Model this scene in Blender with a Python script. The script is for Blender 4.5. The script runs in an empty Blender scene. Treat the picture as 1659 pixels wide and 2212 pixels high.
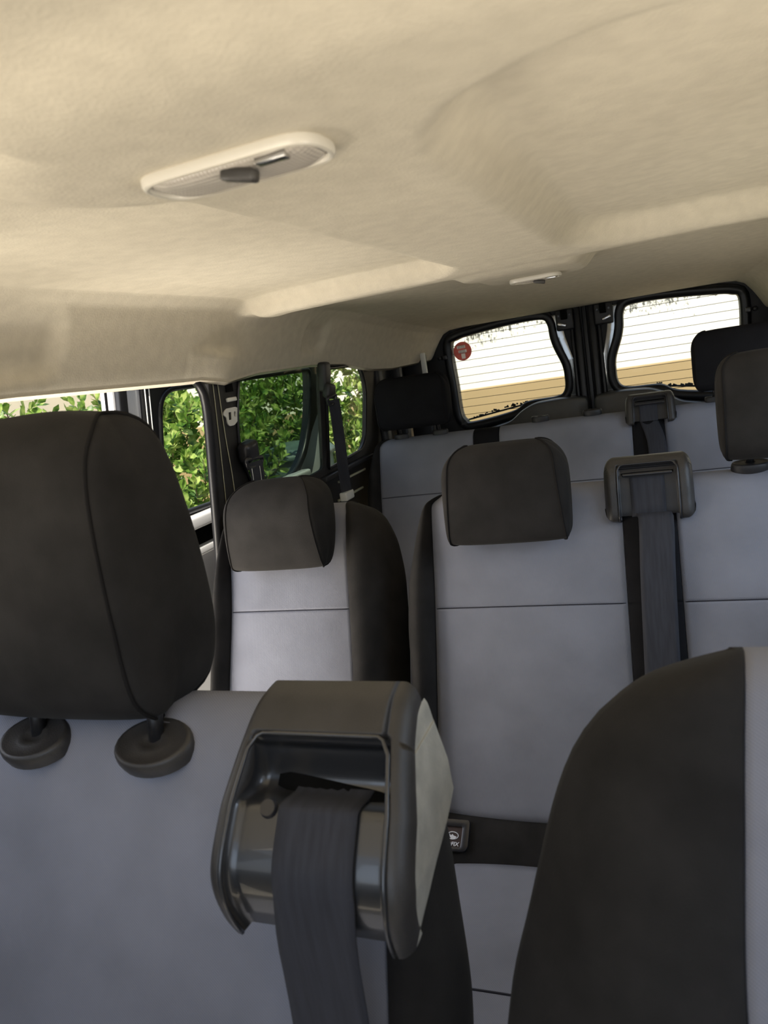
import bpy, bmesh, math, random
import numpy as np
from mathutils import Vector, Matrix
random.seed(7)
rng = np.random.default_rng(7)
S = bpy.context.scene
COL = S.collection
PI = math.pi

# ------------------------------------------------------------------ camera
CAM = Vector((0.30, 0.0, 1.20))
cam_data = bpy.data.cameras.new('camera')
cam = bpy.data.objects.new('camera', cam_data)
COL.objects.link(cam)
RX = Vector((0.92700268, 0.34141059, -0.15525736)).normalized()      # picture right
RF = Vector((-0.36745131, 0.90967017, -0.19359677)).normalized()     # looking direction
RU = RX.cross(RF).normalized()
RX = RF.cross(RU).normalized()
m3 = Matrix((RX, RU, -RF)).transposed()
cam.matrix_world = Matrix.Translation(CAM) @ m3.to_4x4()
cam_data.sensor_fit = 'VERTICAL'
cam_data.sensor_height = 36.0
cam_data.lens = 26.04
cam_data.clip_start = 0.02
cam_data.clip_end = 200
cam_data.dof.use_dof = True
cam_data.dof.focus_distance = 1.75
cam_data.dof.aperture_fstop = 8.0
S.camera = cam
S.view_settings.view_transform = 'Standard'
S.view_settings.look = 'None'
S.view_settings.gamma = 1.0
S.view_settings.use_curve_mapping = False
S.view_settings.exposure = 0.0

# ------------------------------------------------------------------ sky, sun, daylight fill
W = bpy.data.worlds.new('sky')
S.world = W
W.use_nodes = True
wn = W.node_tree
wn.nodes.clear()
wo = wn.nodes.new('ShaderNodeOutputWorld')
wb = wn.nodes.new('ShaderNodeBackground')
tc = wn.nodes.new('ShaderNodeTexCoord')
sx = wn.nodes.new('ShaderNodeSeparateXYZ')
cr = wn.nodes.new('ShaderNodeValToRGB')
wn.links.new(tc.outputs['Generated'], sx.inputs[0])
wn.links.new(sx.outputs['Z'], cr.inputs[0])
wn.links.new(cr.outputs[0], wb.inputs[0])
wn.links.new(wb.outputs[0], wo.inputs[0])
cr.color_ramp.elements[0].position = 0.0
cr.color_ramp.elements[0].color = (0.86, 0.88, 0.88, 1)
cr.color_ramp.elements[1].position = 0.8
cr.color_ramp.elements[1].color = (0.42, 0.60, 0.95, 1)
wb.inputs[1].default_value = 0.95

def look(o, d):
    o.rotation_euler = Vector(d).to_track_quat('-Z', 'Y').to_euler()

def sun_light():
    l = bpy.data.lights.new('sun', 'SUN')
    l.energy = 6.4
    l.angle = 0.012
    l.color = (1.0, 0.93, 0.80)
    o = bpy.data.objects.new('sun', l)
    COL.objects.link(o)
    look(o, (-0.20, 0.54, -0.83))
    return o
sun_light()

def area(name, loc, d, sx_, sy_, power, color, spread=PI):
    l = bpy.data.lights.new(name, 'AREA')
    l.shape = 'RECTANGLE'
    l.size = sx_
    l.size_y = sy_
    l.energy = power
    l.color = color
    l.spread = spread
    o = bpy.data.objects.new(name, l)
    COL.objects.link(o)
    o.location = loc
    look(o, d)
    return o
# added fill lamps boosting windscreen daylight (blue sky above, warm sunlit bonnet and dash below)
area('windscreen_sky_fill', (0.15, -3.6, 2.0), (0.0, 1.0, -0.28), 4.0, 2.0, 34.0, (0.62, 0.78, 1.0))
area('windscreen_bounce_fill', (0.0, -2.2, 0.20), (0.0, 0.9, 0.42), 2.6, 0.8, 72.0, (1.0, 0.87, 0.68))
# added lamps boosting daylight through the open side door and the right hand windows
area('door_fill', (-1.30, 0.95, 1.00), (1.0, 0.40, -0.25), 0.8, 0.9, 5.0, (0.97, 0.96, 1.0))
area('door_ground_fill', (-1.15, 0.95, 0.05), (0.75, 0.1, 1.0), 1.0, 0.6, 24.0, (1.0, 0.90, 0.76))
area('right_window_sky_fill', (1.50, 0.95, 1.45), (-0.9, 0.45, -0.42), 1.4, 0.8, 15.0, (0.62, 0.77, 1.0))
area('right_ground_fill', (1.45, 0.9, 0.45), (-0.9, 0.0, 0.75), 1.8, 0.7, 10.0, (1.0, 0.90, 0.76))
area('driver_window_fill', (1.40, 0.20, 0.55), (-0.85, 0.0, 0.70), 0.9, 0.6, 14.0, (1.0, 0.90, 0.76))
area('passenger_window_fill', (-1.40, 0.20, 0.55), (0.85, 0.0, 0.70), 0.9, 0.6, 24.0, (1.0, 0.90, 0.76))

# ------------------------------------------------------------------ materials
def nodes(name):
    m = bpy.data.materials.new(name)
    m.use_nodes = True
    return m, m.node_tree, m.node_tree.nodes['Principled BSDF']

def mat(name, col, rough=0.5, var=0.0, vscale=8.0, bump=0.0, bscale=300.0, metallic=0.0, sheen=0.0,
        spec=0.5, detail=3.0, vcol=None, coat=0.0, stretch=None):
    m, t, p = nodes(name)
    p.inputs['Base Color'].default_value = (*col, 1)
    p.inputs['Roughness'].default_value = rough
    p.inputs['Metallic'].default_value = metallic
    p.inputs['Specular IOR Level'].default_value = spec
    p.inputs['Sheen Weight'].default_value = sheen
    p.inputs['Sheen Roughness'].default_value = 0.4
    p.inputs['Coat Weight'].default_value = coat
    co = t.nodes.new('ShaderNodeTexCoord')
    src = co.outputs['Object']
    if stretch:
        mp = t.nodes.new('ShaderNodeMapping')
        mp.inputs['Scale'].default_value = stretch
        t.links.new(src, mp.inputs[0])
        src = mp.outputs[0]
    if var > 0 or vcol:
        n = t.nodes.new('ShaderNodeTexNoise')
        n.inputs['Scale'].default_value = vscale
        n.inputs['Detail'].default_value = detail
        t.links.new(src, n.inputs['Vector'])
        r = t.nodes.new('ShaderNodeValToRGB')
        a = vcol[0] if vcol else tuple(c * (1 - var) for c in col)
        b = vcol[1] if vcol else tuple(min(1, c * (1 + var)) for c in col)
        r.color_ramp.elements[0].position = 0.33
        r.color_ramp.elements[1].position = 0.67
        r.color_ramp.elements[0].color = (*a, 1)
        r.color_ramp.elements[1].color = (*b, 1)
        t.links.new(n.outputs['Fac'], r.inputs[0])
        t.links.new(r.outputs[0], p.inputs['Base Color'])
    if bump > 0:
        n2 = t.nodes.new('ShaderNodeTexNoise')
        n2.inputs['Scale'].default_value = bscale
        n2.inputs['Detail'].default_value = 4
        t.links.new(src, n2.inputs['Vector'])
        b = t.nodes.new('ShaderNodeBump')
        b.inputs['Strength'].default_value = bump
        b.inputs['Distance'].default_value = 0.002
        t.links.new(n2.outputs['Fac'], b.inputs['Height'])
        t.links.new(b.outputs[0], p.inputs['Normal'])
    return m

def fabric_weave(name, col, var=0.12):
    """fine ribbed seat cloth: a weave of two wave textures over a soft worn mottling"""
    m, t, p = nodes(name)
    p.inputs['Roughness'].default_value = 0.9
    p.inputs['Specular IOR Level'].default_value = 0.15
    p.inputs['Sheen Weight'].default_value = 0.0
    co = t.nodes.new('ShaderNodeTexCoord')
    n = t.nodes.new('ShaderNodeTexNoise')
    n.inputs['Scale'].default_value = 7
    n.inputs['Detail'].default_value = 5
    t.links.new(co.outputs['Object'], n.inputs['Vector'])
    r = t.nodes.new('ShaderNodeValToRGB')
    r.color_ramp.elements[0].position = 0.3
    r.color_ramp.elements[1].position = 0.7
    r.color_ramp.elements[0].color = (*[c * (1 - var) for c in col], 1)
    r.color_ramp.elements[1].color = (*[c * (1 + var) for c in col], 1)
    t.links.new(n.outputs['Fac'], r.inputs[0])
    w1 = t.nodes.new('ShaderNodeTexWave')
    w1.wave_type = 'BANDS'
    w1.bands_direction = 'X'
    w1.inputs['Scale'].default_value = 190
    w2 = t.nodes.new('ShaderNodeTexWave')
    w2.wave_type = 'BANDS'
    w2.bands_direction = 'DIAGONAL'
    w2.inputs['Scale'].default_value = 150
    for w in (w1, w2):
        t.links.new(co.outputs['Object'], w.inputs['Vector'])
    mul = t.nodes.new('ShaderNodeMath')
    mul.operation = 'MULTIPLY'
    t.links.new(w1.outputs['Fac'], mul.inputs[0])
    t.links.new(w2.outputs['Fac'], mul.inputs[1])
    mx = t.nodes.new('ShaderNodeMix')
    mx.data_type = 'RGBA'
    mx.blend_type = 'MULTIPLY'
    mx.inputs[0].default_value = 0.16
    t.links.new(r.outputs[0], mx.inputs[6])
    cmb = t.nodes.new('ShaderNodeCombineColor')
    for i in range(3):
        t.links.new(mul.outputs[0], cmb.inputs[i])
    t.links.new(cmb.outputs[0], mx.inputs[7])
    t.links.new(mx.outputs[2], p.inputs['Base Color'])
    b = t.nodes.new('ShaderNodeBump')
    b.inputs['Strength'].default_value = 0.35
    b.inputs['Distance'].default_value = 0.001
    t.links.new(mul.outputs[0], b.inputs['Height'])
    t.links.new(b.outputs[0], p.inputs['Normal'])
    return m

def glass(name, tint, gloss=0.06):
    m = bpy.data.materials.new(name)
    m.use_nodes = True
    t = m.node_tree
    t.nodes.clear()
    o = t.nodes.new('ShaderNodeOutputMaterial')
    tr = t.nodes.new('ShaderNodeBsdfTransparent')
    tr.inputs[0].default_value = (*tint, 1)
    g = t.nodes.new('ShaderNodeBsdfGlossy')
    g.inputs['Roughness'].default_value = 0.02
    lw = t.nodes.new('ShaderNodeLayerWeight')       # reflects more at a slant, alike on both faces of the pane
    lw.inputs[0].default_value = 0.5
    pw = t.nodes.new('ShaderNodeMath')
    pw.operation = 'POWER'
    pw.inputs[1].default_value = 4.0
    t.links.new(lw.outputs['Facing'], pw.inputs[0])
    mu = t.nodes.new('ShaderNodeMath')
    mu.operation = 'MULTIPLY_ADD'
    mu.inputs[1].default_value = 0.35
    mu.inputs[2].default_value = gloss
    t.links.new(pw.outputs[0], mu.inputs[0])
    mx = t.nodes.new('ShaderNodeMixShader')
    t.links.new(mu.outputs[0], mx.inputs[0])
    t.links.new(tr.outputs[0], mx.inputs[1])
    t.links.new(g.outputs[0], mx.inputs[2])
    t.links.new(mx.outputs[0], o.inputs[0])
    return m

def leaf_mat(name, c0, c1, c2):
    m, t, p = nodes(name)
    co = t.nodes.new('ShaderNodeTexCoord')
    n = t.nodes.new('ShaderNodeTexNoise')
    n.inputs['Scale'].default_value = 22
    n.inputs['Detail'].default_value = 2
    t.links.new(co.outputs['Object'], n.inputs['Vector'])
    r = t.nodes.new('ShaderNodeValToRGB')
    r.color_ramp.elements[0].position = 0.36
    r.color_ramp.elements[0].color = (*c0, 1)
    r.color_ramp.elements[1].position = 0.66
    r.color_ramp.elements[1].color = (*c2, 1)
    e = r.color_ramp.elements.new(0.5)
    e.color = (*c1, 1)
    t.links.new(n.outputs['Fac'], r.inputs[0])
    t.links.new(r.outputs[0], p.inputs['Base Color'])
    p.inputs['Roughness'].default_value = 0.38
    tl = t.nodes.new('ShaderNodeBsdfTranslucent')
    t.links.new(r.outputs[0], tl.inputs[0])
    mx = t.nodes.new('ShaderNodeMixShader')
    mx.inputs[0].default_value = 0.20
    out = t.nodes['Material Output']
    t.links.new(p.outputs[0], mx.inputs[1])
    t.links.new(tl.outputs[0], mx.inputs[2])
    t.links.new(mx.outputs[0], out.inputs[0])
    return m

M = {}
M['liner'] = mat('headliner_felt', (0.62, 0.57, 0.465), 0.95, 0.05, 40, 0.35, 260, sheen=0.0, spec=0.1, detail=6)
M['grey'] = fabric_weave('grey_seat_cloth', (0.292, 0.300, 0.350))
M['dark'] = mat('charcoal_seat_cloth', (0.027, 0.0255, 0.0245), 0.9, 0.20, 14, 0.25, 500, sheen=0.04, spec=0.12, detail=6)
M['black_cloth'] = mat('black_cloth', (0.014, 0.014, 0.016), 0.9, 0.1, 20, 0.2, 500, sheen=0.0, spec=0.1)
M['piping'] = mat('dark_piping', (0.016, 0.015, 0.015), 0.9, spec=0.1)
M['thread'] = mat('dark_thread', (0.03, 0.03, 0.04), 0.9)
M['plastic'] = mat('black_plastic', (0.026, 0.025, 0.027), 0.42, 0.12, 20, 0.15, 900, spec=0.5)
M['plastic_brown'] = mat('charcoal_moulded_plastic', (0.046, 0.043, 0.041), 0.38, 0.12, 25, 0.25, 700, spec=0.5)
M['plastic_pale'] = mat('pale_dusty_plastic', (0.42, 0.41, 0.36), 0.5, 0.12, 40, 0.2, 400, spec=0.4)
M['gloss'] = mat('smooth_black_plastic', (0.022, 0.022, 0.026), 0.30, spec=0.7)
M['guide_gloss'] = mat('glossy_black_moulding', (0.024, 0.025, 0.028), 0.34, spec=0.8, coat=0.6)
M['trim_grey'] = mat('lightened_grey_moulding', (0.085, 0.083, 0.078), 0.36, 0.12, 20, 0.15, 700, spec=0.6)  # grey lightened to imitate light reflected off the trim's top
M['hole'] = mat('dark_cavity', (0.004, 0.004, 0.004), 0.8, spec=0.1)
M['rubber'] = mat('rubber_seal', (0.012, 0.012, 0.014), 0.35, spec=0.5)
M['webbing'] = mat('belt_webbing', (0.036, 0.038, 0.049), 0.7, 0.15, 30, 0.3, 500, sheen=0.04, spec=0.35, stretch=(6, 1, 0.4))
M['trim'] = mat('dark_trim_panel', (0.022, 0.021, 0.022), 0.55, 0.1, 10, 0.2, 500)
M['paint'] = mat('silver_body_paint', (0.84, 0.84, 0.86), 0.30, 0.05, 900, metallic=0.10, spec=0.6, coat=0.4)
M['mirror_paint'] = mat('shiny_dark_paint', (0.30, 0.31, 0.31), 0.12, metallic=0.8, coat=0.5)
M['metal'] = mat('bare_metal_plate', (0.90, 0.90, 0.85), 0.45, metallic=0.0)
M['chrome'] = mat('polished_metal', (0.62, 0.61, 0.60), 0.18, metallic=0.95)
M['cream'] = mat('cream_strip_and_highlight', (0.60, 0.58, 0.42), 0.6)
M['rim'] = mat('lamp_rim', (0.70, 0.67, 0.60), 0.30, spec=0.6)
M['glass_clear'] = glass('clear_window_glass', (0.97, 0.98, 0.97), 0.01)
M['glass_tint'] = glass('green_tinted_glass', (0.54, 0.61, 0.55), 0.015)
M['glass_door'] = glass('door_window_glass', (0.93, 0.96, 0.93), 0.01)
M['wire'] = mat('heater_wire', (0.045, 0.04, 0.03), 0.7, spec=0.2)
M['leaf'] = leaf_mat('glossy_green_leaf', (0.05, 0.125, 0.02), (0.21, 0.345, 0.055), (0.54, 0.62, 0.19))
M['bark'] = mat('brown_twig', (0.16, 0.11, 0.06), 0.9, 0.2, 30)
M['ground'] = mat('pale_concrete_ground', (0.52, 0.46, 0.36), 0.9, 0.12, 2.0, 0.3, 60)
M['soil'] = mat('soil', (0.16, 0.12, 0.08), 0.95, 0.25, 9, 0.5, 40)
M['floor'] = mat('grey_floor_covering', (0.06, 0.06, 0.062), 0.85, 0.15, 20, 0.3, 200)
def thin_mat(name, c, tr):
    m = mat(name, c, 0.6)
    t = m.node_tree
    tl = t.nodes.new('ShaderNodeBsdfTranslucent')
    tl.inputs[0].default_value = (*tr, 1)
    mx = t.nodes.new('ShaderNodeMixShader')
    mx.inputs[0].default_value = 0.55
    t.links.new(t.nodes['Principled BSDF'].outputs[0], mx.inputs[1])
    t.links.new(tl.outputs[0], mx.inputs[2])
    t.links.new(mx.outputs[0], t.nodes['Material Output'].inputs[0])
    return m
M['red'] = thin_mat('red_sticker', (0.62, 0.25, 0.22), (0.85, 0.36, 0.32))
M['label'] = thin_mat('pale_sticker_label', (0.78, 0.74, 0.72), (0.95, 0.90, 0.88))
M['ink'] = mat('dark_ink', (0.05, 0.04, 0.05), 0.7)
M['white_ink'] = mat('white_ink', (0.75, 0.76, 0.80), 0.6)
M['tag_brown'] = mat('brown_label', (0.045, 0.025, 0.022), 0.6)
M['bin'] = mat('grey_green_plastic', (0.10, 0.15, 0.14), 0.5, 0.2, 15)

def wall_mat(name, col, dirt, dz0, dz1, amount):
    """plaster with dark weather stains that thicken towards its weathered top"""
    m, t, p = nodes(name)
    p.inputs['Roughness'].default_value = 0.9
    co = t.nodes.new('ShaderNodeTexCoord')
    mp = t.nodes.new('ShaderNodeMapping')
    mp.inputs['Scale'].default_value = (1.0, 1.0, 0.45)
    t.links.new(co.outputs['Object'], mp.inputs[0])
    n = t.nodes.new('ShaderNodeTexNoise')
    n.inputs['Scale'].default_value = 55
    n.inputs['Detail'].default_value = 9
    n.inputs['Roughness'].default_value = 0.75
    t.links.new(mp.outputs[0], n.inputs['Vector'])
    v = t.nodes.new('ShaderNodeTexNoise')
    v.inputs['Scale'].default_value = 2.2
    v.inputs['Detail'].default_value = 4
    t.links.new(co.outputs['Object'], v.inputs['Vector'])
    s = t.nodes.new('ShaderNodeSeparateXYZ')
    t.links.new(co.outputs['Object'], s.inputs[0])
    mr = t.nodes.new('ShaderNodeMapRange')
    mr.inputs[1].default_value = dz0
    mr.inputs[2].default_value = dz1
    mr.inputs[3].default_value = 0.0
    mr.inputs[4].default_value = amount
    t.links.new(s.outputs['Z'], mr.inputs[0])
    a1 = t.nodes.new('ShaderNodeMath')
    a1.operation = 'MULTIPLY_ADD'
    t.links.new(v.outputs['Fac'], a1.inputs[0])
    a1.inputs[1].default_value = 0.36
    t.links.new(mr.outputs[0], a1.inputs[2])
    a2 = t.nodes.new('ShaderNodeMath')
    a2.operation = 'ADD'
    t.links.new(n.outputs['Fac'], a2.inputs[0])
    t.links.new(a1.outputs[0], a2.inputs[1])
    r = t.nodes.new('ShaderNodeValToRGB')
    r.color_ramp.elements[0].position = 0.90
    r.color_ramp.elements[1].position = 0.96
    r.color_ramp.elements[0].color = (*col, 1)
    r.color_ramp.elements[1].color = (*dirt, 1)
    t.links.new(a2.outputs[0], r.inputs[0])
    t.links.new(r.outputs[0], p.inputs['Base Color'])
    return m
M['white_wall'] = wall_mat('white_plaster', (0.86, 0.84, 0.74), (0.10, 0.10, 0.085), 1.12, 1.38, 0.27)
M['tan_wall'] = wall_mat('tan_plinth_paint', (0.36, 0.265, 0.135), (0.22, 0.16, 0.085), 0.0, 4.0, 0.10)
M['cream_wall'] = mat('cream_plaster', (0.80, 0.72, 0.55), 0.9, 0.06, 3, 0.2, 60)
M['roof_grey'] = mat('grey_mesh_fence', (0.30, 0.31, 0.33), 0.8, 0.3, 120)

def lens_mat():
    """ribbed translucent lamp lens"""
    m, t, p = nodes('ribbed_lens')
    p.inputs['Base Color'].default_value = (0.52, 0.48, 0.43, 1)
    p.inputs['Roughness'].default_value = 0.25
    co = t.nodes.new('ShaderNodeTexCoord')
    w = t.nodes.new('ShaderNodeTexWave')
    w.inputs['Scale'].default_value = 90
    w2 = t.nodes.new('ShaderNodeTexWave')
    w2.bands_direction = 'Y'
    w2.inputs['Scale'].default_value = 60
    t.links.new(co.outputs['Object'], w.inputs['Vector'])
    t.links.new(co.outputs['Object'], w2.inputs['Vector'])
    a = t.nodes.new('ShaderNodeMath')
    a.operation = 'ADD'
    t.links.new(w.outputs['Fac'], a.inputs[0])
    t.links.new(w2.outputs['Fac'], a.inputs[1])
    b = t.nodes.new('ShaderNodeBump')
    b.inputs['Strength'].default_value = 0.5
    b.inputs['Distance'].default_value = 0.001
    t.links.new(a.outputs[0], b.inputs['Height'])
    t.links.new(b.outputs[0], p.inputs['Normal'])
    return m
M['lens'] = lens_mat()

# ------------------------------------------------------------------ mesh helpers
def link(name, me, m, parent=None, smooth=True):
    o = bpy.data.objects.new(name, me)
    COL.objects.link(o)
    if m is not None:
        me.materials.append(m)
    if smooth:
        for p in me.polygons:
            p.use_smooth = True
    if parent is not None:
        o.parent = parent
        o.matrix_parent_inverse = parent_world(parent).inverted()
    return o

def parent_world(p):
    mw = Matrix.LocRotScale(p.location, p.rotation_euler, p.scale)
    if p.parent is not None:
        mw = parent_world(p.parent) @ p.matrix_parent_inverse @ mw
    return mw

def mesh(name, verts, faces, m, parent=None, smooth=True, fix=True):
    me = bpy.data.meshes.new(name)
    me.from_pydata([tuple(v) for v in verts], [], faces)
    if True:
        bm = bmesh.new()
        bm.from_mesh(me)
        bmesh.ops.delete(bm, geom=[q for q in bm.verts if not q.link_faces], context='VERTS')
        if fix:
            bmesh.ops.remove_doubles(bm, verts=bm.verts, dist=1e-5)
            bmesh.ops.recalc_face_normals(bm, faces=bm.faces)
        bm.to_mesh(me)
        bm.free()
    me.validate()
    return link(name, me, m, parent, smooth)

def sharp(o, deg=35):
    me = o.data
    bm = bmesh.new()
    bm.from_mesh(me)
    for e in bm.edges:
        if len(e.link_faces) == 2 and e.calc_face_angle(0) > math.radians(deg):
            e.smooth = False
    bm.to_mesh(me)
    bm.free()
    return o

def from_bm(name, bm, m, parent=None, smooth=True):
    me = bpy.data.meshes.new(name)
    bmesh.ops.recalc_face_normals(bm, faces=bm.faces)
    bm.to_mesh(me)
    bm.free()
    return link(name, me, m, parent, smooth)

def thing(name, label, cat, loc=(0, 0, 0), group=None):
    o = bpy.data.objects.new(name, None)
    COL.objects.link(o)
    o.location = loc
    o.empty_display_size = 0.05
    o['label'] = label
    o['category'] = cat
    if group:
        o['group'] = group
    return o

def tag(o, label, cat, group=None):
    o['label'] = label
    o['category'] = cat
    if group:
        o['group'] = group
    return o

def struct(o, label=None):
    o['kind'] = 'structure'
    if label:
        o['label'] = label
    return o

def add_box(bm, c, size, rot=None, bev=0.0, seg=2):
    r = bmesh.ops.create_cube(bm, size=1.0)
    vs = r['verts']
    for v in vs:
        v.co = Vector((v.co.x * size[0], v.co.y * size[1], v.co.z * size[2]))
    if bev > 0:
        es = list({e for v in vs for e in v.link_edges})
        rr = bmesh.ops.bevel(bm, geom=es, offset=bev, segments=seg, profile=0.5, affect='EDGES')
        vs = list({v for f in rr['faces'] for v in f.verts} | {v for v in vs if v.is_valid})
    mt = Matrix.Translation(Vector(c)) @ (rot.to_4x4() if rot is not None else Matrix.Identity(4))
    for v in vs:
        v.co = mt @ v.co
    return vs

def box(name, c, size, m, parent=None, rot=None, bev=0.004, seg=3):
    bm = bmesh.new()
    add_box(bm, c, size, rot, bev, seg)
    o = from_bm(name, bm, m, parent)
    return sharp(o, 50)

def tube_geo(pts, r, n=10, closed=False, flat=None):
    P = [Vector(p) for p in pts]
    N = len(P)
    verts, faces = [], []
    prev = None
    for i in range(N):
        if closed:
            d = P[(i + 1) % N] - P[i - 1]
        else:
            d = P[min(i + 1, N - 1)] - P[max(i - 1, 0)]
        d.normalize()
        if prev is None:
            a = d.orthogonal().normalized()
        else:
            a = prev - d * prev.dot(d)
            if a.length < 1e-6:
                a = d.orthogonal()
            a.normalize()
        prev = a
        b = d.cross(a)
        rr = r[i] if isinstance(r, (list, tuple)) else r
        for k in range(n):
            th = 2 * PI * k / n
            verts.append(P[i] + a * (rr * math.cos(th)) + b * (rr * math.sin(th)))
    L = N if closed else N - 1
    for i in range(L):
        for k in range(n):
            j = (i + 1) % N
            faces.append((i * n + k, i * n + (k + 1) % n, j * n + (k + 1) % n, j * n + k))
    if not closed:
        faces.append(tuple(range(n))[::-1])
        faces.append(tuple((N - 1) * n + k for k in range(n)))
    return verts, faces

def tube(name, pts, r, m, parent=None, n=10, closed=False):
    v, f = tube_geo(pts, r, n, closed)
    return mesh(name, v, f, m, parent, fix=False)

def cat_spline(pts, n, closed=False):
    """Catmull-Rom resample to n points"""
    P = [np.array(p, float) for p in pts]
    N = len(P)
    segs = N if closed else N - 1
    out = []
    for i in range(n):
        u = i / n * segs if closed else i / (n - 1) * segs
        k = min(int(u), segs - 1)
        t = u - k
        g = (lambda j: P[j % N]) if closed else (lambda j: P[max(0, min(N - 1, j))])
        p0, p1, p2, p3 = g(k - 1), g(k), g(k + 1), g(k + 2)
        out.append(0.5 * ((2 * p1) + (-p0 + p2) * t + (2 * p0 - 5 * p1 + 4 * p2 - p3) * t * t + (-p0 + 3 * p1 - 3 * p2 + p3) * t ** 3))
    return out

def round_poly(pts, rad, n=6):
    """2D polygon with its corners rounded (rad: number or per-corner list)"""
    out = []
    N = len(pts)
    for i in range(N):
        p = Vector(pts[i])
        a = Vector(pts[i - 1]) - p
        b = Vector(pts[(i + 1) % N]) - p
        r = rad[i] if isinstance(rad, (list, tuple)) else rad
        la, lb = a.length, b.length
        r_ = min(r, la * 0.48, lb * 0.48)
        p0 = p + a.normalized() * r_
        p1 = p + b.normalized() * r_
        for k in range(n + 1):
            t = k / n
            q = p0 * (1 - t) ** 2 + p * (2 * t * (1 - t)) + p1 * t * t
            out.append((q.x, q.y))
    return out

def plate(name, outer, holes, fr, t, m, parent=None, bev=0.0):
    """flat panel: 2D outline with holes, given thickness t; fr(u, v, w) -> world"""
    bm = bmesh.new()
    loops = []
    for lp in [outer] + list(holes):
        vs = [bm.verts.new((p[0], p[1], 0)) for p in lp]
        es = [bm.edges.new((vs[i], vs[(i + 1) % len(vs)])) for i in range(len(vs))]
        loops.append(es)
    bmesh.ops.triangle_fill(bm, use_beauty=True, use_dissolve=False, edges=[e for l in loops for e in l])
    fs = list(bm.faces)
    r = bmesh.ops.extrude_face_region(bm, geom=fs)
    for v in r['geom']:
        if isinstance(v, bmesh.types.BMVert):
            v.co.z += t
    bmesh.ops.recalc_face_normals(bm, faces=bm.faces)
    if bev > 0:
        es = [e for e in bm.edges if len(e.link_faces) == 2 and e.calc_face_angle(0) > 0.9]
        bmesh.ops.bevel(bm, geom=es, offset=bev, segments=2, profile=0.5, affect='EDGES')
    for v in bm.verts:
        v.co = Vector(fr(v.co.x, v.co.y, v.co.z))
    o = from_bm(name, bm, m, parent)
    return sharp(o, 40)

def lerp_table(tab, z):
    if z <= tab[0][0]:
        return tab[0][1]
    for (a, x), (b, y) in zip(tab, tab[1:]):
        if z <= b:
            return x + (y - x) * (z - a) / (b - a)
    return tab[-1][1]

def curve_table(tab, z):
    """like lerp_table, but smooth between the knots"""
    n = len(tab)
    if n < 3 or z <= tab[0][0] or z >= tab[-1][0]:
        return lerp_table(tab, z)
    for i in range(n - 1):
        if z <= tab[i + 1][0]:
            break
    def slope(j):
        if j <= 0 or j >= n - 1:
            k = min(max(j, 0), n - 2) if j <= 0 else n - 2
            return (tab[k + 1][1] - tab[k][1]) / (tab[k + 1][0] - tab[k][0])
        a = (tab[j][1] - tab[j - 1][1]) / (tab[j][0] - tab[j - 1][0])
        b = (tab[j + 1][1] - tab[j][1]) / (tab[j + 1][0] - tab[j][0])
        return 0.0 if a * b <= 0 else 2 * a * b / (a + b)
    (z0, x0), (z1, x1) = tab[i], tab[i + 1]
    h = z1 - z0
    t = (z - z0) / h
    return (x0 * (1 + 2 * t) * (1 - t) ** 2 + slope(i) * h * t * (1 - t) ** 2 + x1 * t * t * (3 - 2 * t) + slope(i + 1) * h * t * t * (t - 1))

def smooth(a, b, x):
    t = min(1, max(0, (x - a) / (b - a)))
    return t * t * (3 - 2 * t)

# ------------------------------------------------------------------ ground and garden beyond the van
def build_grounds():
    struct(box('ground', (0, 4, -0.68), (30, 30, 0.1), M['ground'], bev=0), 'pale concrete ground under and around the van')
    o = box('wall_back', (-1.0, 6.15, 0.98), (13, 0.24, 3.4), M['white_wall'], bev=0)
    struct(o, 'white stained garden wall seen through the rear windows')
    o = box('trim_1', (-1.0, 6.0, 0.13), (12.5, 0.16, 1.52), M['tan_wall'], bev=0.01)
    struct(o, 'tan painted plinth at the foot of the white garden wall')
    o = box('wall_far_left', (-4.6, 2.0, 0.6), (0.24, 9.0, 2.5), M['cream_wall'], bev=0)
    struct(o, 'sunlit cream wall beyond the hedge')
build_grounds()

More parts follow.
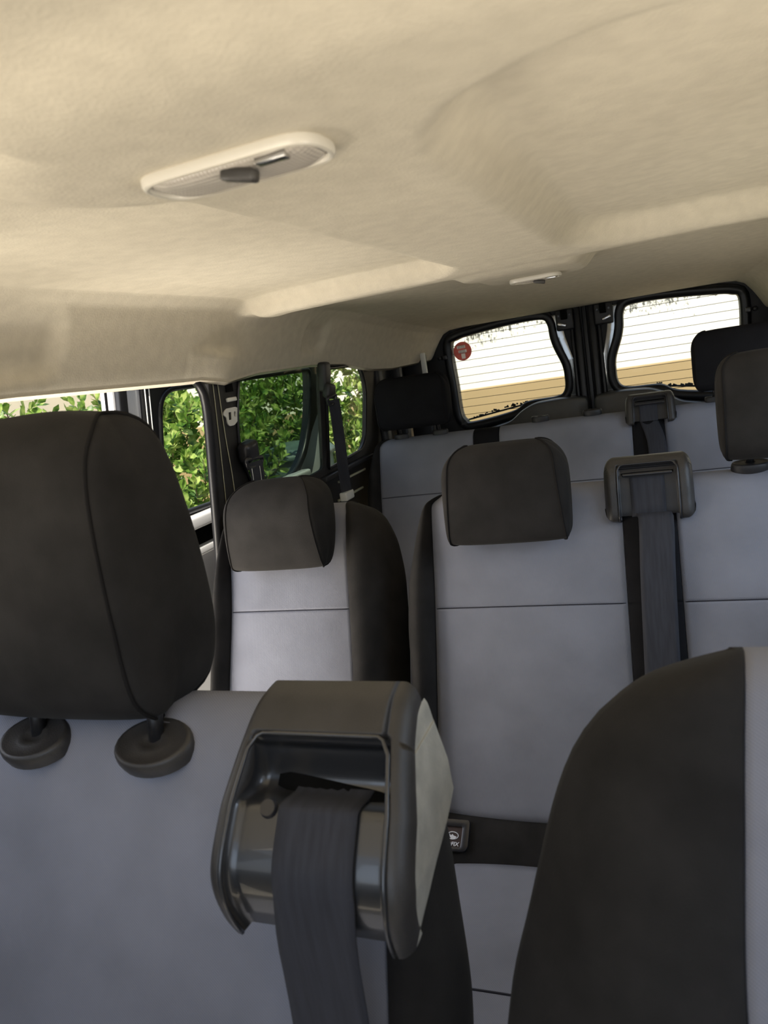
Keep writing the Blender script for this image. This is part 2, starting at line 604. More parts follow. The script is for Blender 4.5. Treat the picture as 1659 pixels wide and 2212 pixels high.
def foliage(name, center, size, ntwig, seed, parent, leaf=0.052, stray=0.25):
    g = np.random.default_rng(seed)
    verts, faces = [], []
    cx, cy, cz = center
    sx_, sy_, sz_ = size
    twigs = []
    for i in range(ntwig):
        # point inside a lumpy ellipsoid-box
        while True:
            p = g.uniform(-1, 1, 3)
            q = (abs(p[0]) ** 3 + abs(p[1]) ** 3 + abs(p[2]) ** 4)
            if q < 1.0 and g.random() < 0.35 + 0.65 * q:
                break
        base = np.array([cx + p[0] * sx_ / 2, cy + p[1] * sy_ / 2, cz + p[2] * sz_ / 2])
        d = np.array([p[0] * 0.8 + g.normal(0, .35), p[1] * 0.5 + g.normal(0, .35), 0.75 + g.normal(0, .35)])
        d /= np.linalg.norm(d)
        ln = g.uniform(0.06, 0.15) * (1.9 if p[2] > 0.7 and g.random() < stray else 1.0)
        twigs.append((base, base + d * ln))
        a = np.cross(d, [0.3, 0.2, 1.0])
        a /= np.linalg.norm(a)
        b = np.cross(d, a)
        nl = int(6 + ln / 0.02)
        for k in range(nl):
            t = (k + 0.5) / nl
            th = k * 2.4 + g.uniform(-.4, .4)
            out = (a * math.cos(th) + b * math.sin(th)) * (0.95 - 0.45 * t) + d * (0.35 + 0.7 * t)
            out[2] += 0.1
            out /= np.linalg.norm(out)
            L = leaf * g.uniform(.55, 1.15) * (1 - 0.35 * t)
            wd = np.cross(out, d + g.normal(0, .25, 3))
            wd /= (np.linalg.norm(wd) + 1e-6)
            nrm = np.cross(wd, out)
            o0 = base + (base * 0 + d) * ln * t
            w = L * g.uniform(.20, .27)
            i0 = len(verts)
            cup = L * 0.07
            droop = L * g.uniform(-.05, .14)
            verts += [o0, o0 + out * L * .32 + wd * w * .8 + nrm * cup, o0 + out * L * .66 + wd * w + nrm * cup * .8 - np.array([0, 0, droop * .4]),
                      o0 + out * L - np.array([0, 0, droop]),
                      o0 + out * L * .66 - wd * w + nrm * cup * .8 - np.array([0, 0, droop * .4]), o0 + out * L * .32 - wd * w * .8 + nrm * cup,
                      o0 + out * L * .32, o0 + out * L * .66]
            faces += [(i0, i0 + 1, i0 + 6), (i0 + 1, i0 + 2, i0 + 7, i0 + 6), (i0 + 2, i0 + 3, i0 + 7),
                      (i0, i0 + 6, i0 + 5), (i0 + 6, i0 + 7, i0 + 4, i0 + 5), (i0 + 7, i0 + 3, i0 + 4)]
    f = mesh('foliage', verts, faces, M['leaf'], parent, smooth=True, fix=False)
    sv, sf = [], []
    for a_, b_ in twigs[::2]:
        v, fc = tube_geo([a_, (a_ + b_) / 2, b_], [0.003, 0.0022, 0.0012], 4)
        o = len(sv)
        sv += v
        sf += [tuple(i + o for i in q) for q in fc]
    for k in range(7):
        x, y = cx + g.uniform(-.25, .25) * sx_, cy + g.uniform(-.35, .35) * sy_
        v, fc = tube_geo([(cx + (x - cx) * .3, cy + (y - cy) * .3, -0.64), ((cx + x) / 2, (cy + y) / 2, .2), (x, y, cz + sz_ * .2)], [0.016, 0.011, 0.005], 6)
        o = len(sv)
        sv += v
        sf += [tuple(i + o for i in q) for q in fc]
    mesh('branches', sv, sf, M['bark'], parent, fix=False)

BUSH = [  # label, centre, size, twigs
    ('leafy green bush showing only its tips above the near headrest', (-2.20, 2.12, 0.33), (0.95, 0.74, 1.88), 560),
    ('bright green bush framed by the open sliding door window', (-1.95, 2.98, 0.30), (0.95, 0.80, 1.80), 1050),
    ('dense dark looking bush behind the tinted side glass', (-1.75, 3.92, 0.42), (0.95, 0.90, 1.95), 1100),
    ('green bush against the white wall in the rear quarter window', (-1.66, 4.98, 0.08), (1.15, 1.14, 1.60), 1150),
]
for i, (lb, c, s, n) in enumerate(BUSH):
    t = thing('bush', lb, 'bush', (c[0], c[1], -0.63), 'hedge bushes beside the van')
    foliage('foliage', c, s, n, 20 + i, t, leaf=0.080)

BX, BY = -1.55, 3.44
def rounded_form():  # stand-in for an unidentified rounded shape behind the tinted glass
    t = thing('rounded_form', 'grey green rounded stand-in bin lid among the leaves behind the tinted glass', 'bin', (BX, BY, -0.63))
    v, f = [], []
    prof = [(0.17, -0.63), (0.20, 0.1), (0.21, 0.80)]
    n = 28
    for r, z in prof:
        for k in range(n):
            a = 2 * PI * k / n
            v.append((BX + r * math.cos(a), BY + r * math.sin(a), z))
    for j in range(len(prof) - 1):
        for k in range(n):
            f.append((j * n + k, j * n + (k + 1) % n, (j + 1) * n + (k + 1) % n, (j + 1) * n + k))
    f.append(tuple(range(n)))
    mesh('form_body', v, f, M['bin'], t)
    v, f = [], []
    prof = [(0.20, 0.80), (0.228, 0.80), (0.228, 0.825), (0.20, 0.85), (0.12, 0.872), (0.04, 0.882), (0.0, 0.883)]
    for r, z in prof:
        for k in range(n):
            a = 2 * PI * k / n
            v.append((BX + r * math.cos(a), BY + r * math.sin(a), z))
    for j in range(len(prof) - 1):
        for k in range(n):
            f.append((j * n + k, j * n + (k + 1) % n, (j + 1) * n + (k + 1) % n, (j + 1) * n + k))
    mesh('lid', v, f, M['bin'], t)
rounded_form()

# ------------------------------------------------------------------ van shell
struct(box('floor', (0, 1.5, -0.22), (1.76, 3.7, 0.05), M['floor'], bev=0.0), 'dark van floor')

def header_z(Y):
    return lerp_table([(-0.5, 1.245), (1.0, 1.243), (1.55, 1.230), (1.66, 1.216), (1.85, 1.230), (2.2, 1.233), (2.45, 1.222), (2.7, 1.188), (2.9, 1.178), (3.3, 1.185)], Y)

def liner_base(Y):
    return lerp_table([(-0.5, 1.415), (1.6, 1.415), (1.75, 1.400), (2.3, 1.390), (2.6, 1.372), (3.0, 1.332), (3.3, 1.300)], Y)

def rrect(x, y, x0, x1, y0, y1, r, soft):
    """1 inside a rounded rectangle, soft-edged"""
    cx_, cy_ = (x0 + x1) / 2, (y0 + y1) / 2
    dx = abs(x - cx_) - (x1 - x0) / 2 + r
    dy = abs(y - cy_) - (y1 - y0) / 2 + r
    d = math.hypot(max(dx, 0), max(dy, 0)) + min(max(dx, dy), 0) - r
    return 1 - smooth(-soft, soft, d)

def build_ceiling():
    nx, ny = 221, 400
    Ys = np.linspace(-0.35, 3.26, ny)
    ts = np.linspace(-1, 1, nx)
    ts = np.sign(ts) * np.abs(ts) ** 0.85
    v, f = [], []
    sec = [(0, 0), (0.55, 0.0), (0.76, 0.01), (0.85, 0.045), (0.895, 0.16), (0.93, 0.40), (0.965, 0.70), (0.988, 0.93), (1.0, 1.0)]
    for Y in Ys:
        Wd = lerp_table([(2.6, 0.752), (2.9, 0.735), (3.1, 0.70), (3.26, 0.675)], Y)
        zb, zh = liner_base(Y), header_z(Y)
        for t in ts:
            a = abs(t)
            X = Wd * t
            drop = lerp_table(sec, a)
            z = zb - (zb - zh) * drop
            low = 0.0
            if Y < 1.96:
                # lower centre spine and cross bands, with a recess each side
                rec = max(rrect(X, Y, 0.145, 0.90, 0.53, 1.66, 0.16, 0.034), rrect(X, Y, -0.90, -0.105, 0.02, 1.66, 0.10, 0.013))
                pod = 1 - smooth(0.50, 1.25, math.hypot((X + 0.02) / 0.24, (Y - 0.53) / 0.17))
                low = 0.045 * max(1 - rec, pod)
                low *= 1 - 0.40 * smooth(0.44, 0.33, Y) * (1 - pod)
            low *= 1 - smooth(1.66, 1.95, Y)
            low += 0.033 * rrect(X, Y, -0.145, 0.145, 1.7, 2.16, 0.11, 0.022) * smooth(1.66, 1.9, Y)
            z -= low * (1 - smooth(0.80, 0.93, a))
            x = X
            # grab-handle hollows in the left side
            if t < -0.85:
                hz = rrect(Y, z, 0.70, 1.09, 1.275, 1.37, 0.03, 0.02)
                hz += rrect(Y, z, 2.09, 2.24, 1.275, 1.355, 0.03, 0.016)
                x -= 0.022 * hz
                if a > 0.955 and 1.5 < Y < 1.85:
                    x += 0.018 * math.exp(-((Y - 1.62) / 0.09) ** 2)
            v.append((x, Y, z))
        # turned-under lip on both sides
    for j in range(ny - 1):
        for i in range(nx - 1):
            a = j * nx + i
            f.append((a, a + 1, a + nx + 1, a + nx))
    # lip
    n0 = len(v)
    for j in range(ny):
        for s, i in ((-1, 0), (1, nx - 1)):
            p = v[j * nx + i]
            v.append((p[0] + s * 0.012, p[1], p[2] - 0.006))
            v.append((p[0] + s * 0.05, p[1], p[2] + 0.006))
    for j in range(ny - 1):
        for k, i in ((0, 0), (1, nx - 1)):
            a, b = j * nx + i, (j + 1) * nx + i
            c, d = n0 + j * 4 + k * 2, n0 + (j + 1) * 4 + k * 2
            f.append((a, c, d, b))
            f.append((c, c + 1, d + 1, d))
    # rear edge turned up
    n1 = len(v)
    for i in range(nx):
        p = v[(ny - 1) * nx + i]
        v.append((p[0], p[1] + 0.012, p[2] + 0.004))
        v.append((p[0], p[1] + 0.015, p[2] + 0.03))
    for i in range(nx - 1):
        a = (ny - 1) * nx + i
        f.append((a, a + 1, n1 + 2 * i + 2, n1 + 2 * i))
        f.append((n1 + 2 * i, n1 + 2 * i + 2, n1 + 2 * i + 3, n1 + 2 * i + 1))
    o = mesh('ceiling', v, f, M['liner'], fix=False)
    struct(o, 'beige felt headliner of the van with a raised centre spine')
    # screw covers in the handle hollows
    for (Y, z, x) in ((1.04, 1.325, -0.737), (2.20, 1.325, -0.742), (2.085, 1.318, -0.722)):
        d = bmesh.new()
        bmesh.ops.create_cone(d, cap_ends=True, segments=24, radius1=0.017, radius2=0.014, depth=0.006,
                              matrix=Matrix.Translation((x, Y, z)) @ Matrix.Rotation(PI / 2 + 0.35, 4, 'Y'))
        sharp(from_bm('screw_cover', d, M['liner'], o), 40)
    # outer roof skin keeps the light out
    rv, rf = [], []
    for Y in (-0.45, 3.45):
        for X, Z in ((-0.80, 1.325), (-0.775, 1.38), (-0.62, 1.46), (0, 1.49), (0.62, 1.46), (0.775, 1.38), (0.80, 1.325)):
            rv.append((X, Y, Z))
    for i in range(6):
        rf.append((i, i + 1, i + 8, i + 7))
    # header plate above the rear doors
    r = mesh('roof_skin', rv, rf, M['paint'], o, smooth=True, fix=False)
build_ceiling()

def wx(z, x0=-0.762, k=0.15):
    return x0 - k * (1.235 - z)

def frame_left(u, v, w):      # u = Y, v = z, w = outwards
    return (wx(v) - w, u, v)

def frame_right(u, v, w):
    return (-wx(v) + w, u, v)

def build_left_side():
    # rear body side from the pillar behind the sliding door back to the corner
    g1 = round_poly([(1.766, 1.30), (1.745, 1.05), (1.82, 0.86), (2.276, 0.885), (2.264, 1.30)], [0.02, 0.05, 0.04, 0.02, 0.02])
    g2 = round_poly([(2.318, 1.215), (2.318, 0.876), (2.625, 0.894), (2.668, 0.93), (2.688, 1.13), (2.63, 1.212)], [0.01, 0.01, 0.03, 0.03, 0.06, 0.06])
    outer = [(1.612, -0.2), (3.36, -0.2), (3.36, 1.33), (1.612, 1.33)]
    o = plate('wall_left', outer, [g1, g2], frame_left, 0.014, M['trim'], bev=0.003)
    struct(o, 'dark left body side of the van with the side windows behind the sliding door')
    # grooves and cream-painted highlights of the pillar's weld seams
    for yy, zz in (((1.628, 1.642, 1.655, 1.668), (1.22, 1.05, 0.85, 0.70)), ((1.650, 1.670, 1.694, 1.706), (1.22, 1.08, 0.95, 0.78))):
        pts = [(wx(z) + 0.002, y, z) for y, z in zip(yy, zz)]
        tube('seam_highlight', cat_spline(pts, 16), 0.0013, M['cream'], o, 6)
    pts = cat_spline([(1.752, 1.215), (1.735, 1.12), (1.740, 1.02), (1.79, 0.93), (1.81, 0.88)], 18)
    tube('pillar_edge', [(wx(z) + 0.003, y, z) for y, z in pts], 0.004, M['gloss'], o, 8)
    # anchor plates of the pillar
    f = lambda u, v, w: (wx(v) + w + 0.001, u, v)
    plate('anchor_plate', round_poly([(1.680, 1.151), (1.728, 1.151), (1.745, 1.142), (1.745, 1.134), (1.732, 1.128), (1.732, 1.112), (1.715, 1.104), (1.692, 1.104), (1.682, 1.112), (1.680, 1.128), (1.666, 1.136), (1.668, 1.143)], 0.006),
          [[(1.690, 1.140), (1.705, 1.140), (1.705, 1.120), (1.690, 1.120)][::-1], round_poly([(1.717, 1.140), (1.725, 1.140), (1.725, 1.126), (1.717, 1.126)], 0.004)[::-1]], f, 0.003, M['metal'], o)
    box('slot_recess', (wx(1.20) + 0.0015, 1.705, 1.205), (0.003, 0.034, 0.026), M['hole'], o, bev=0.001)
    box('slot_lip', (wx(1.172) + 0.004, 1.708, 1.172), (0.008, 0.046, 0.011), M['metal'], o, bev=0.003)
    # window ledge and pale trim strips below the quarter window
    box('sill_ledge', (wx(0.86) + 0.012, 2.47, 0.855), (0.030, 0.46, 0.016), M['plastic'], o, bev=0.005, rot=Matrix.Rotation(0.02, 3, 'X'))
    box('sill_strip', (wx(0.815) + 0.004, 2.52, 0.814), (0.008, 0.26, 0.008), M['cream'], o, bev=0.002)
    box('sill_strip', (wx(0.745) + 0.006, 2.50, 0.748), (0.008, 0.24, 0.008), M['cream'], o, bev=0.002)
    # black seal round the quarter window
    tube('window_seal', [(wx(z) + 0.001, y, z) for y, z in g2], 0.006, M['rubber'], o, 8, True)
    # inner corner post beside the rear door
    bm = bmesh.new()
    add_box(bm, (-0.755, 2.98, 0.80), (0.055, 0.05, 0.80), None, 0.012)
    add_box(bm, (-0.775, 2.82, 0.80), (0.035, 0.06, 0.80), None, 0.012)
    add_box(bm, (-0.72, 3.16, 0.85), (0.10, 0.05, 0.80), None, 0.012)
    from_bm('corner_post', bm, M['plastic'], o)
    box('hinge_plate', (-0.668, 3.12, 1.165), (0.022, 0.012, 0.11), M['metal'], o, bev=0.003)
    # glass
    w1 = plate('window_1', [(1.70, 1.31), (1.70, 0.84), (2.275, 0.84), (2.275, 1.31)], [], lambda u, v, w: (wx(v) - 0.005 - w, u, v), 0.004, M['glass_tint'])
    struct(w1, 'green tinted fixed side window beside the single middle seat')
    w2 = plate('window_2', [(2.31, 1.22), (2.31, 0.86), (2.70, 0.86), (2.70, 1.22)], [], lambda u, v, w: (wx(v) - 0.005 - w, u, v), 0.004, M['glass_clear'])
    struct(w2, 'clear rear quarter window with a rounded corner')
    # rubber door-opening seal that follows the front edge of the pillar and the roof edge
    pts = [(wx(1.24) - 0.02, 1.40, 1.266), (wx(1.235) - 0.006, 1.47, 1.256), (wx(1.23) + 0.004, 1.525, 1.243), (wx(1.21) + 0.006, 1.566, 1.218), (wx(1.16) + 0.006, 1.588, 1.16),
           (wx(1.0) + 0.006, 1.592, 1.0), (wx(0.8) + 0.006, 1.594, 0.80), (wx(0.5) + 0.006, 1.592, 0.5), (wx(0.2) + 0.006, 1.592, -0.15)]
    tube('door_seal', cat_spline(pts, 60), 0.0125, M['rubber'], o, 12)
build_left_side()

def build_right_side():
    outer = [(-0.40, -0.2), (3.36, -0.2), (3.36, 1.33), (-0.40, 1.33)]
    holes = [round_poly([(-0.15, 0.84), (0.62, 0.84), (0.62, 1.21), (0.0, 1.21)], 0.06), round_poly([(0.80, 0.86), (1.62, 0.86), (1.62, 1.21), (0.80, 1.21)], 0.06),
             round_poly([(1.76, 0.88), (2.66, 0.88), (2.66, 1.21), (1.76, 1.21)], 0.06)]
    o = plate('wall_right', outer, holes, frame_right, 0.045, M['trim'], bev=0.004)
    struct(o, 'dark right body side of the van')
    for i, (a, b) in enumerate(((0.78, 1.64), (1.74, 2.68))):
        w = plate('window_%d' % (3 + i), [(a, 0.84), (b, 0.84), (b, 1.23), (a, 1.23)], [], lambda u, v, w: (-wx(v) + 0.026 + w, u, v), 0.004, M['glass_clear'])
        struct(w, 'right side window of the van')
    bm = bmesh.new()
    add_box(bm, (0.725, 3.16, 0.85), (0.09, 0.05, 0.80), None, 0.012)
    add_box(bm, (0.775, 2.90, 0.80), (0.05, 0.06, 0.80), None, 0.012)
    from_bm('corner_post', bm, M['plastic'], o)
build_right_side()

# ------------------------------------------------------------------ front of the cabin (behind the camera)
def build_cab():
    o = plate('door_4', [(-0.55, -0.2), (0.86, -0.2), (0.86, 1.33), (-0.55, 1.33)], [round_poly([(-0.20, 0.84), (0.70, 0.84), (0.70, 1.19), (0.05, 1.19)], 0.06)], frame_left, 0.045, M['trim'], bev=0.004)
    struct(o, 'front passenger door of the van')
    bm = bmesh.new()
    add_box(bm, (0, -0.62, 0.28), (1.72, 0.10, 0.98), None, 0.02)
    add_box(bm, (0, -0.42, 0.66), (1.60, 0.42, 0.16), None, 0.05)
    w = from_bm('wall_front', bm, M['trim'])
    struct(w, 'front bulkhead and dashboard of the van')
build_cab()

# ------------------------------------------------------------------ open sliding door hanging outside
def build_sliding_door():
    X0 = lambda z: wx(z, -0.93, 0.15)
    fr = lambda u, v, w: (X0(v) - w, u, v)
    glass_hole = round_poly([(1.625, 1.225), (1.60, 0.885), (2.37, 0.860), (2.46, 0.93), (2.505, 1.02), (2.525, 1.12), (2.53, 1.225)], [0.07, 0.04, 0.07, 0.08, 0.08, 0.06, 0.03])
    outer = round_poly([(1.455, -0.30), (2.705, -0.30), (2.705, 1.36), (1.455, 1.36)], 0.03)
    door_hole = round_poly([(1.590, 1.262), (1.568, 0.872), (2.385, 0.846), (2.48, 0.92), (2.533, 1.0), (2.595, 1.08), (2.635, 1.15), (2.64, 1.262)], 0.03)
    d = plate('door_3', outer, [door_hole], fr, 0.04, M['paint'], bev=0.006)
    struct(d, 'silver sliding door slid open outside the left of the van')
    # window rubber and its black inner frame
    tube('window_seal', [(X0(z) + 0.004, y, z) for y, z in glass_hole], 0.009, M['rubber'], d, 10, True)
    plate('window_surround', round_poly([(1.553, 1.34), (1.553, 0.875), (1.60, 0.868), (2.385, 0.845), (2.475, 0.915), (2.530, 1.0), (2.60, 1.07), (2.665, 1.13), (2.665, 1.34)], 0.02),
          [glass_hole], lambda u, v, w: (X0(v) + 0.006 - w, u, v), 0.030, M['plastic'], d)
    plate('door_glass', [(1.58, 1.25), (1.58, 0.84), (2.56, 0.82), (2.56, 1.25)], [], lambda u, v, w: (X0(v) - 0.028 - w, u, v), 0.004, M['glass_door'], d)
    # ledge, dark groove and lower pale ledge of the inner panel
    box('inner_ledge', (X0(0.855) + 0.022, 2.0, 0.852), (0.05, 0.86, 0.036), M['paint'], d, bev=0.008)
    box('groove', (X0(0.80) + 0.010, 2.0, 0.806), (0.03, 0.86, 0.050), M['hole'], d, bev=0.002)
    box('inner_ledge', (X0(0.765) + 0.022, 2.0, 0.768), (0.05, 0.86, 0.028), M['paint'], d, bev=0.008)
    # leading edge: a dark gap in the end face and the seal beside it
    box('edge_gap', (X0(0.9) - 0.020, 1.4535, 0.9), (0.006, 0.004, 0.9), M['hole'], d, rot=Matrix.Rotation(0.15, 3, 'Y'), bev=0.001)
    box('edge_seal', (X0(0.9) + 0.006, 1.476, 0.9), (0.016, 0.030, 0.9), M['rubber'], d, rot=Matrix.Rotation(0.15, 3, 'Y'), bev=0.003)
    for y in (1.562, 1.578):
        tube('trim_bead', [(X0(z) + 0.011, y + 0.01 * (1.24 - z), z) for z in (1.33, 1.1, 0.9)], 0.0016, M['metal'], d, 6)
    box('track_rail', (X0(1.262) + 0.014, 2.0, 1.262), (0.024, 0.9, 0.020), M['plastic'], d, bev=0.004)
build_sliding_door()

# ------------------------------------------------------------------ rear doors
def build_rear_door(sgn, idx):
    """sgn -1: left door in the picture, +1: right door"""
    Y0 = 3.30
    X = lambda u: sgn * u
    def fr(u, v, w):
        return (sgn * u, Y0 + w + 0.02 * (1.3 - v) * 0.0, v)
    hole = [(0.585, 1.225), (0.580, 1.05), (0.577, 0.93), (0.560, 0.893), (0.530, 0.882), (0.345, 0.908), (0.275, 0.942), (0.150, 0.948), (0.112, 0.972),
            (0.106, 1.03), (0.112, 1.08), (0.138, 1.15), (0.150, 1.20), (0.156, 1.255), (0.185, 1.279), (0.32, 1.279), (0.50, 1.263), (0.56, 1.252)]
    hole = [tuple(p) for p in cat_spline(hole, 90, True)]
    outer = round_poly([(0.001, 0.0), (0.78, 0.0), (0.78, 1.36), (0.001, 1.36)], [0.001, 0.02, 0.02, 0.001])
    d = plate('door_%d' % idx, outer, [hole], fr, 0.045, M['trim'], bev=0.004)
    struct(d, 'dark rear door with a heated window, %s of the pair' % ('left' if sgn < 0 else 'right'))
    # rounded black inner surround of the glass
    big = []
    cx_, cz_ = 0.35, 1.08
    n = len(hole)
    for i in range(n):
        a = Vector(hole[(i + 1) % n]) - Vector(hole[i - 1])
        nn = Vector((a.y, -a.x)).normalized()
        p = Vector(hole[i])
        if (p + nn * 0.01 - Vector((cx_, cz_))).length < (p - Vector((cx_, cz_))).length:
            nn = -nn
        big.append((p, nn))
    v, f = [], []
    prof = [(0.0, 0.0), (0.0, -0.010), (0.004, -0.016), (0.022, -0.022), (0.034, -0.016), (0.040, 0.0)]
    for p, nn in big:
        for a, w in prof:
            q = p + nn * a
            v.append(fr(q.x, q.y, w))
    k = len(prof)
    for i in range(n):
        j = (i + 1) % n
        for q in range(k - 1):
            f.append((i * k + q, i * k + q + 1, j * k + q + 1, j * k + q))
    mesh('glass_surround', v, f, M['rubber'], d)
    g = plate('window_glass', [(0.605, 1.30), (0.605, 0.86), (0.085, 0.86), (0.085, 1.30)], [], lambda u, v_, w: fr(u, v_, w + 0.020), 0.004, M['glass_clear'], d)
    # heater wires on the glass
    hv, hf = [], []
    hole_v = [Vector(p) for p in hole]
    for r_ in range(11):
        z = 1.262 - r_ * 0.0345
        xs = []
        for i in range(n):
            a, b = hole_v[i], hole_v[(i + 1) % n]
            if (a.y - z) * (b.y - z) < 0:
                xs.append(a.x + (b.x - a.x) * (z - a.y) / (b.y - a.y))
        if len(xs) < 2:
            continue
        x0, x1 = min(xs) - 0.006, max(xs) + 0.006
        vv, ff = tube_geo([fr(x0, z, 0.0185), fr((x0 + x1) / 2, z, 0.0185), fr(x1, z, 0.0185)], 0.0014, 4)
        o = len(hv)
        hv += vv
        hf += [tuple(i + o for i in q) for q in ff]
    mesh('heater_wires', hv, hf, M['wire'], g, fix=False)
    # painted metal strip beside the centre
    st = [(0.146, 1.29), (0.140, 1.19), (0.112, 1.08), (0.097, 0.99), (0.099, 0.94), (0.066, 0.94), (0.062, 1.10), (0.085, 1.19), (0.100, 1.29)]
    plate('painted_strip', round_poly(st, 0.006), [], lambda u, v_, w: fr(u * 0.99, v_, w - 0.014), 0.010, M['mirror_paint'], d, bev=0.002)
    # centre edge: ribs of the closing seal
    bm = bmesh.new()
    add_box(bm, (sgn * 0.030, Y0 - 0.012, 0.72), (0.030, 0.03, 1.20), None, 0.008)
    add_box(bm, (sgn * 0.055, Y0 - 0.006, 0.72), (0.016, 0.02, 1.20), None, 0.005)
    from_bm('centre_seal', bm, M['rubber'], d)
    # latch at the top
    la = box('door_latch', (sgn * 0.078, Y0 - 0.030, 1.262), (0.072, 0.028, 0.086), M['plastic'], d, bev=0.007)
    box('latch_block', (sgn * 0.078, Y0 - 0.050, 1.283), (0.026, 0.018, 0.040), M['hole'], la, bev=0.003)
    box('latch_plate', (sgn * 0.090, Y0 - 0.045, 1.243), (0.036, 0.004, 0.012), M['chrome'], la, bev=0.002, rot=Matrix.Rotation(-0.4 * sgn, 3, 'Y'))
    for dx in (-0.022, 0.024):
        b = bmesh.new()
        bmesh.ops.create_cone(b, cap_ends=True, segments=12, radius1=0.005, radius2=0.004, depth=0.008,
                              matrix=Matrix.Translation((sgn * 0.078 + dx, Y0 - 0.047, 1.280)) @ Matrix.Rotation(PI / 2, 4, 'X'))
        sharp(from_bm('latch_screw', b, M['gloss'], la), 40)
    # moulded lower trim with its humped top
    hump = [(0.012, 0.60), (0.56, 0.60), (0.50, 0.84), (0.345, 0.872), (0.290, 0.915), (0.235, 0.938), (0.12, 0.944), (0.012, 0.936)]
    hp = round_poly(hump, 0.025)
    plate('lower_trim', hp, [], lambda u, v_, w: fr(u, v_, w - 0.085), 0.080, M['trim_grey'], d, bev=0.012)
    # buffer on the outer edge and hinge stud
    box('edge_buffer', (sgn * 0.612, Y0 - 0.030, 1.185), (0.020, 0.018, 0.020), M['gloss'], d, bev=0.004)
    bm = bmesh.new()
    bmesh.ops.create_cone(bm, cap_ends=True, segments=16, radius1=0.010, radius2=0.008, depth=0.012,
                          matrix=Matrix.Translation((sgn * 0.637, Y0 - 0.030, 1.185)) @ Matrix.Rotation(PI / 2, 4, 'X'))
    from_bm('buffer_knob', bm, M['gloss'], d)
    # wiper lying along the lower glass outside
    wp = bmesh.new()
    L = Vector(fr(0.600, 0.884, 0.070))
    R_ = Vector(fr(0.24, 0.934, 0.075))
    c = (L + R_) / 2
    dvec = R_ - L
    ang = math.atan2(dvec.z, dvec.x)
    add_box(wp, c, (dvec.length, 0.012, 0.008), Matrix.Rotation(-ang, 3, 'Y'), 0.002)
    for k in range(22):
        t = 0.15 + 0.8 * random.random()
        q = L + dvec * t + Vector((0, random.uniform(-.004, .004), random.uniform(0.003, 0.012)))
        add_box(wp, q, (random.uniform(.006, .02), 0.004, random.uniform(.004, .012)), Matrix.Rotation(random.uniform(-.8, .8), 3, 'Y'), 0)
    from_bm('rear_wiper', wp, M['rubber'], d, smooth=False)
    return d
left_door = build_rear_door(-1, 1)
box('closing_strip', (0, 3.303, 0.72), (0.020, 0.022, 1.22), M['rubber'], left_door, bev=0.004)
build_rear_door(1, 2)

# sticker on the inside of the left rear glass
def disc(name, c, r, t, m, parent=None, n=40):
    bm = bmesh.new()
    bmesh.ops.create_cone(bm, cap_ends=True, segments=n, radius1=r, radius2=r, depth=t, matrix=Matrix.Translation(c) @ Matrix.Rotation(PI / 2, 4, 'X'))
    return sharp(from_bm(name, bm, m, parent), 40)
def build_sticker():
    cx_, cz_ = -0.541, 1.201
    spots = ((-0.004, 0.019, 0.038, 0.013), (0.000, -0.001, 0.038, 0.013), (0.001, -0.022, 0.018, 0.023))
    rim = [(0.0415 * math.cos(2 * PI * k / 48), 0.0415 * math.sin(2 * PI * k / 48)) for k in range(48)]
    rects = [[(dx - w / 2, dz - h / 2), (dx - w / 2, dz + h / 2), (dx + w / 2, dz + h / 2), (dx + w / 2, dz - h / 2)] for dx, dz, w, h in spots]
    tilt = -0.03      # stuck on slightly askew
    def fr(u, v_, w):
        return (cx_ + u * math.cos(tilt) + v_ * math.sin(tilt), 3.3175 - w, cz_ - u * math.sin(tilt) + v_ * math.cos(tilt))
    s = plate('window_sticker', rim, rects, fr, 0.001, M['red'])
    tag(s, 'round red sticker with pale label strips on the left rear window', 'sticker')
    for (dx, dz, w, h), rc in zip(spots, rects):
        l = plate('label_strip', rc, [], fr, 0.001, M['label'], s)
        if h < 0.02:
            b = bmesh.new()
            for r in range(2):
                x = -w / 2 + 0.004
                while x < w / 2 - 0.006:
                    ww = random.uniform(.002, .006)
                    add_box(b, fr(dx + x + ww / 2, dz + 0.0028 - r * 0.0056, 0.0014), (ww, 0.0004, 0.0026), None, 0)
                    x += ww + 0.0015
            from_bm('print_line', b, M['ink'], l, smooth=False)
build_sticker()
disc_white = box('window_tag', (0.498, 3.3170, 0.962 + 0.03), (0.016, 0.001, 0.017), M['label'], bev=0.0)
tag(disc_white, 'tiny pale paper tag low on the right rear window', 'tag')

# ------------------------------------------------------------------ seats
class Plane:
    """seat-back plane Y = Y0 - k (z0 - z); w is the distance out of it towards the front"""
    def __init__(s, Y0, z0, k):
        s.Y0, s.z0, s.k = Y0, z0, k
        c = 1 / math.sqrt(1 + k * k)
        s.n = (0, -c, k * c)
    def __call__(s, x, z, w=0.0):
        return (x, s.Y0 - s.k * (s.z0 - z) + s.n[1] * w, z + s.n[2] * w)

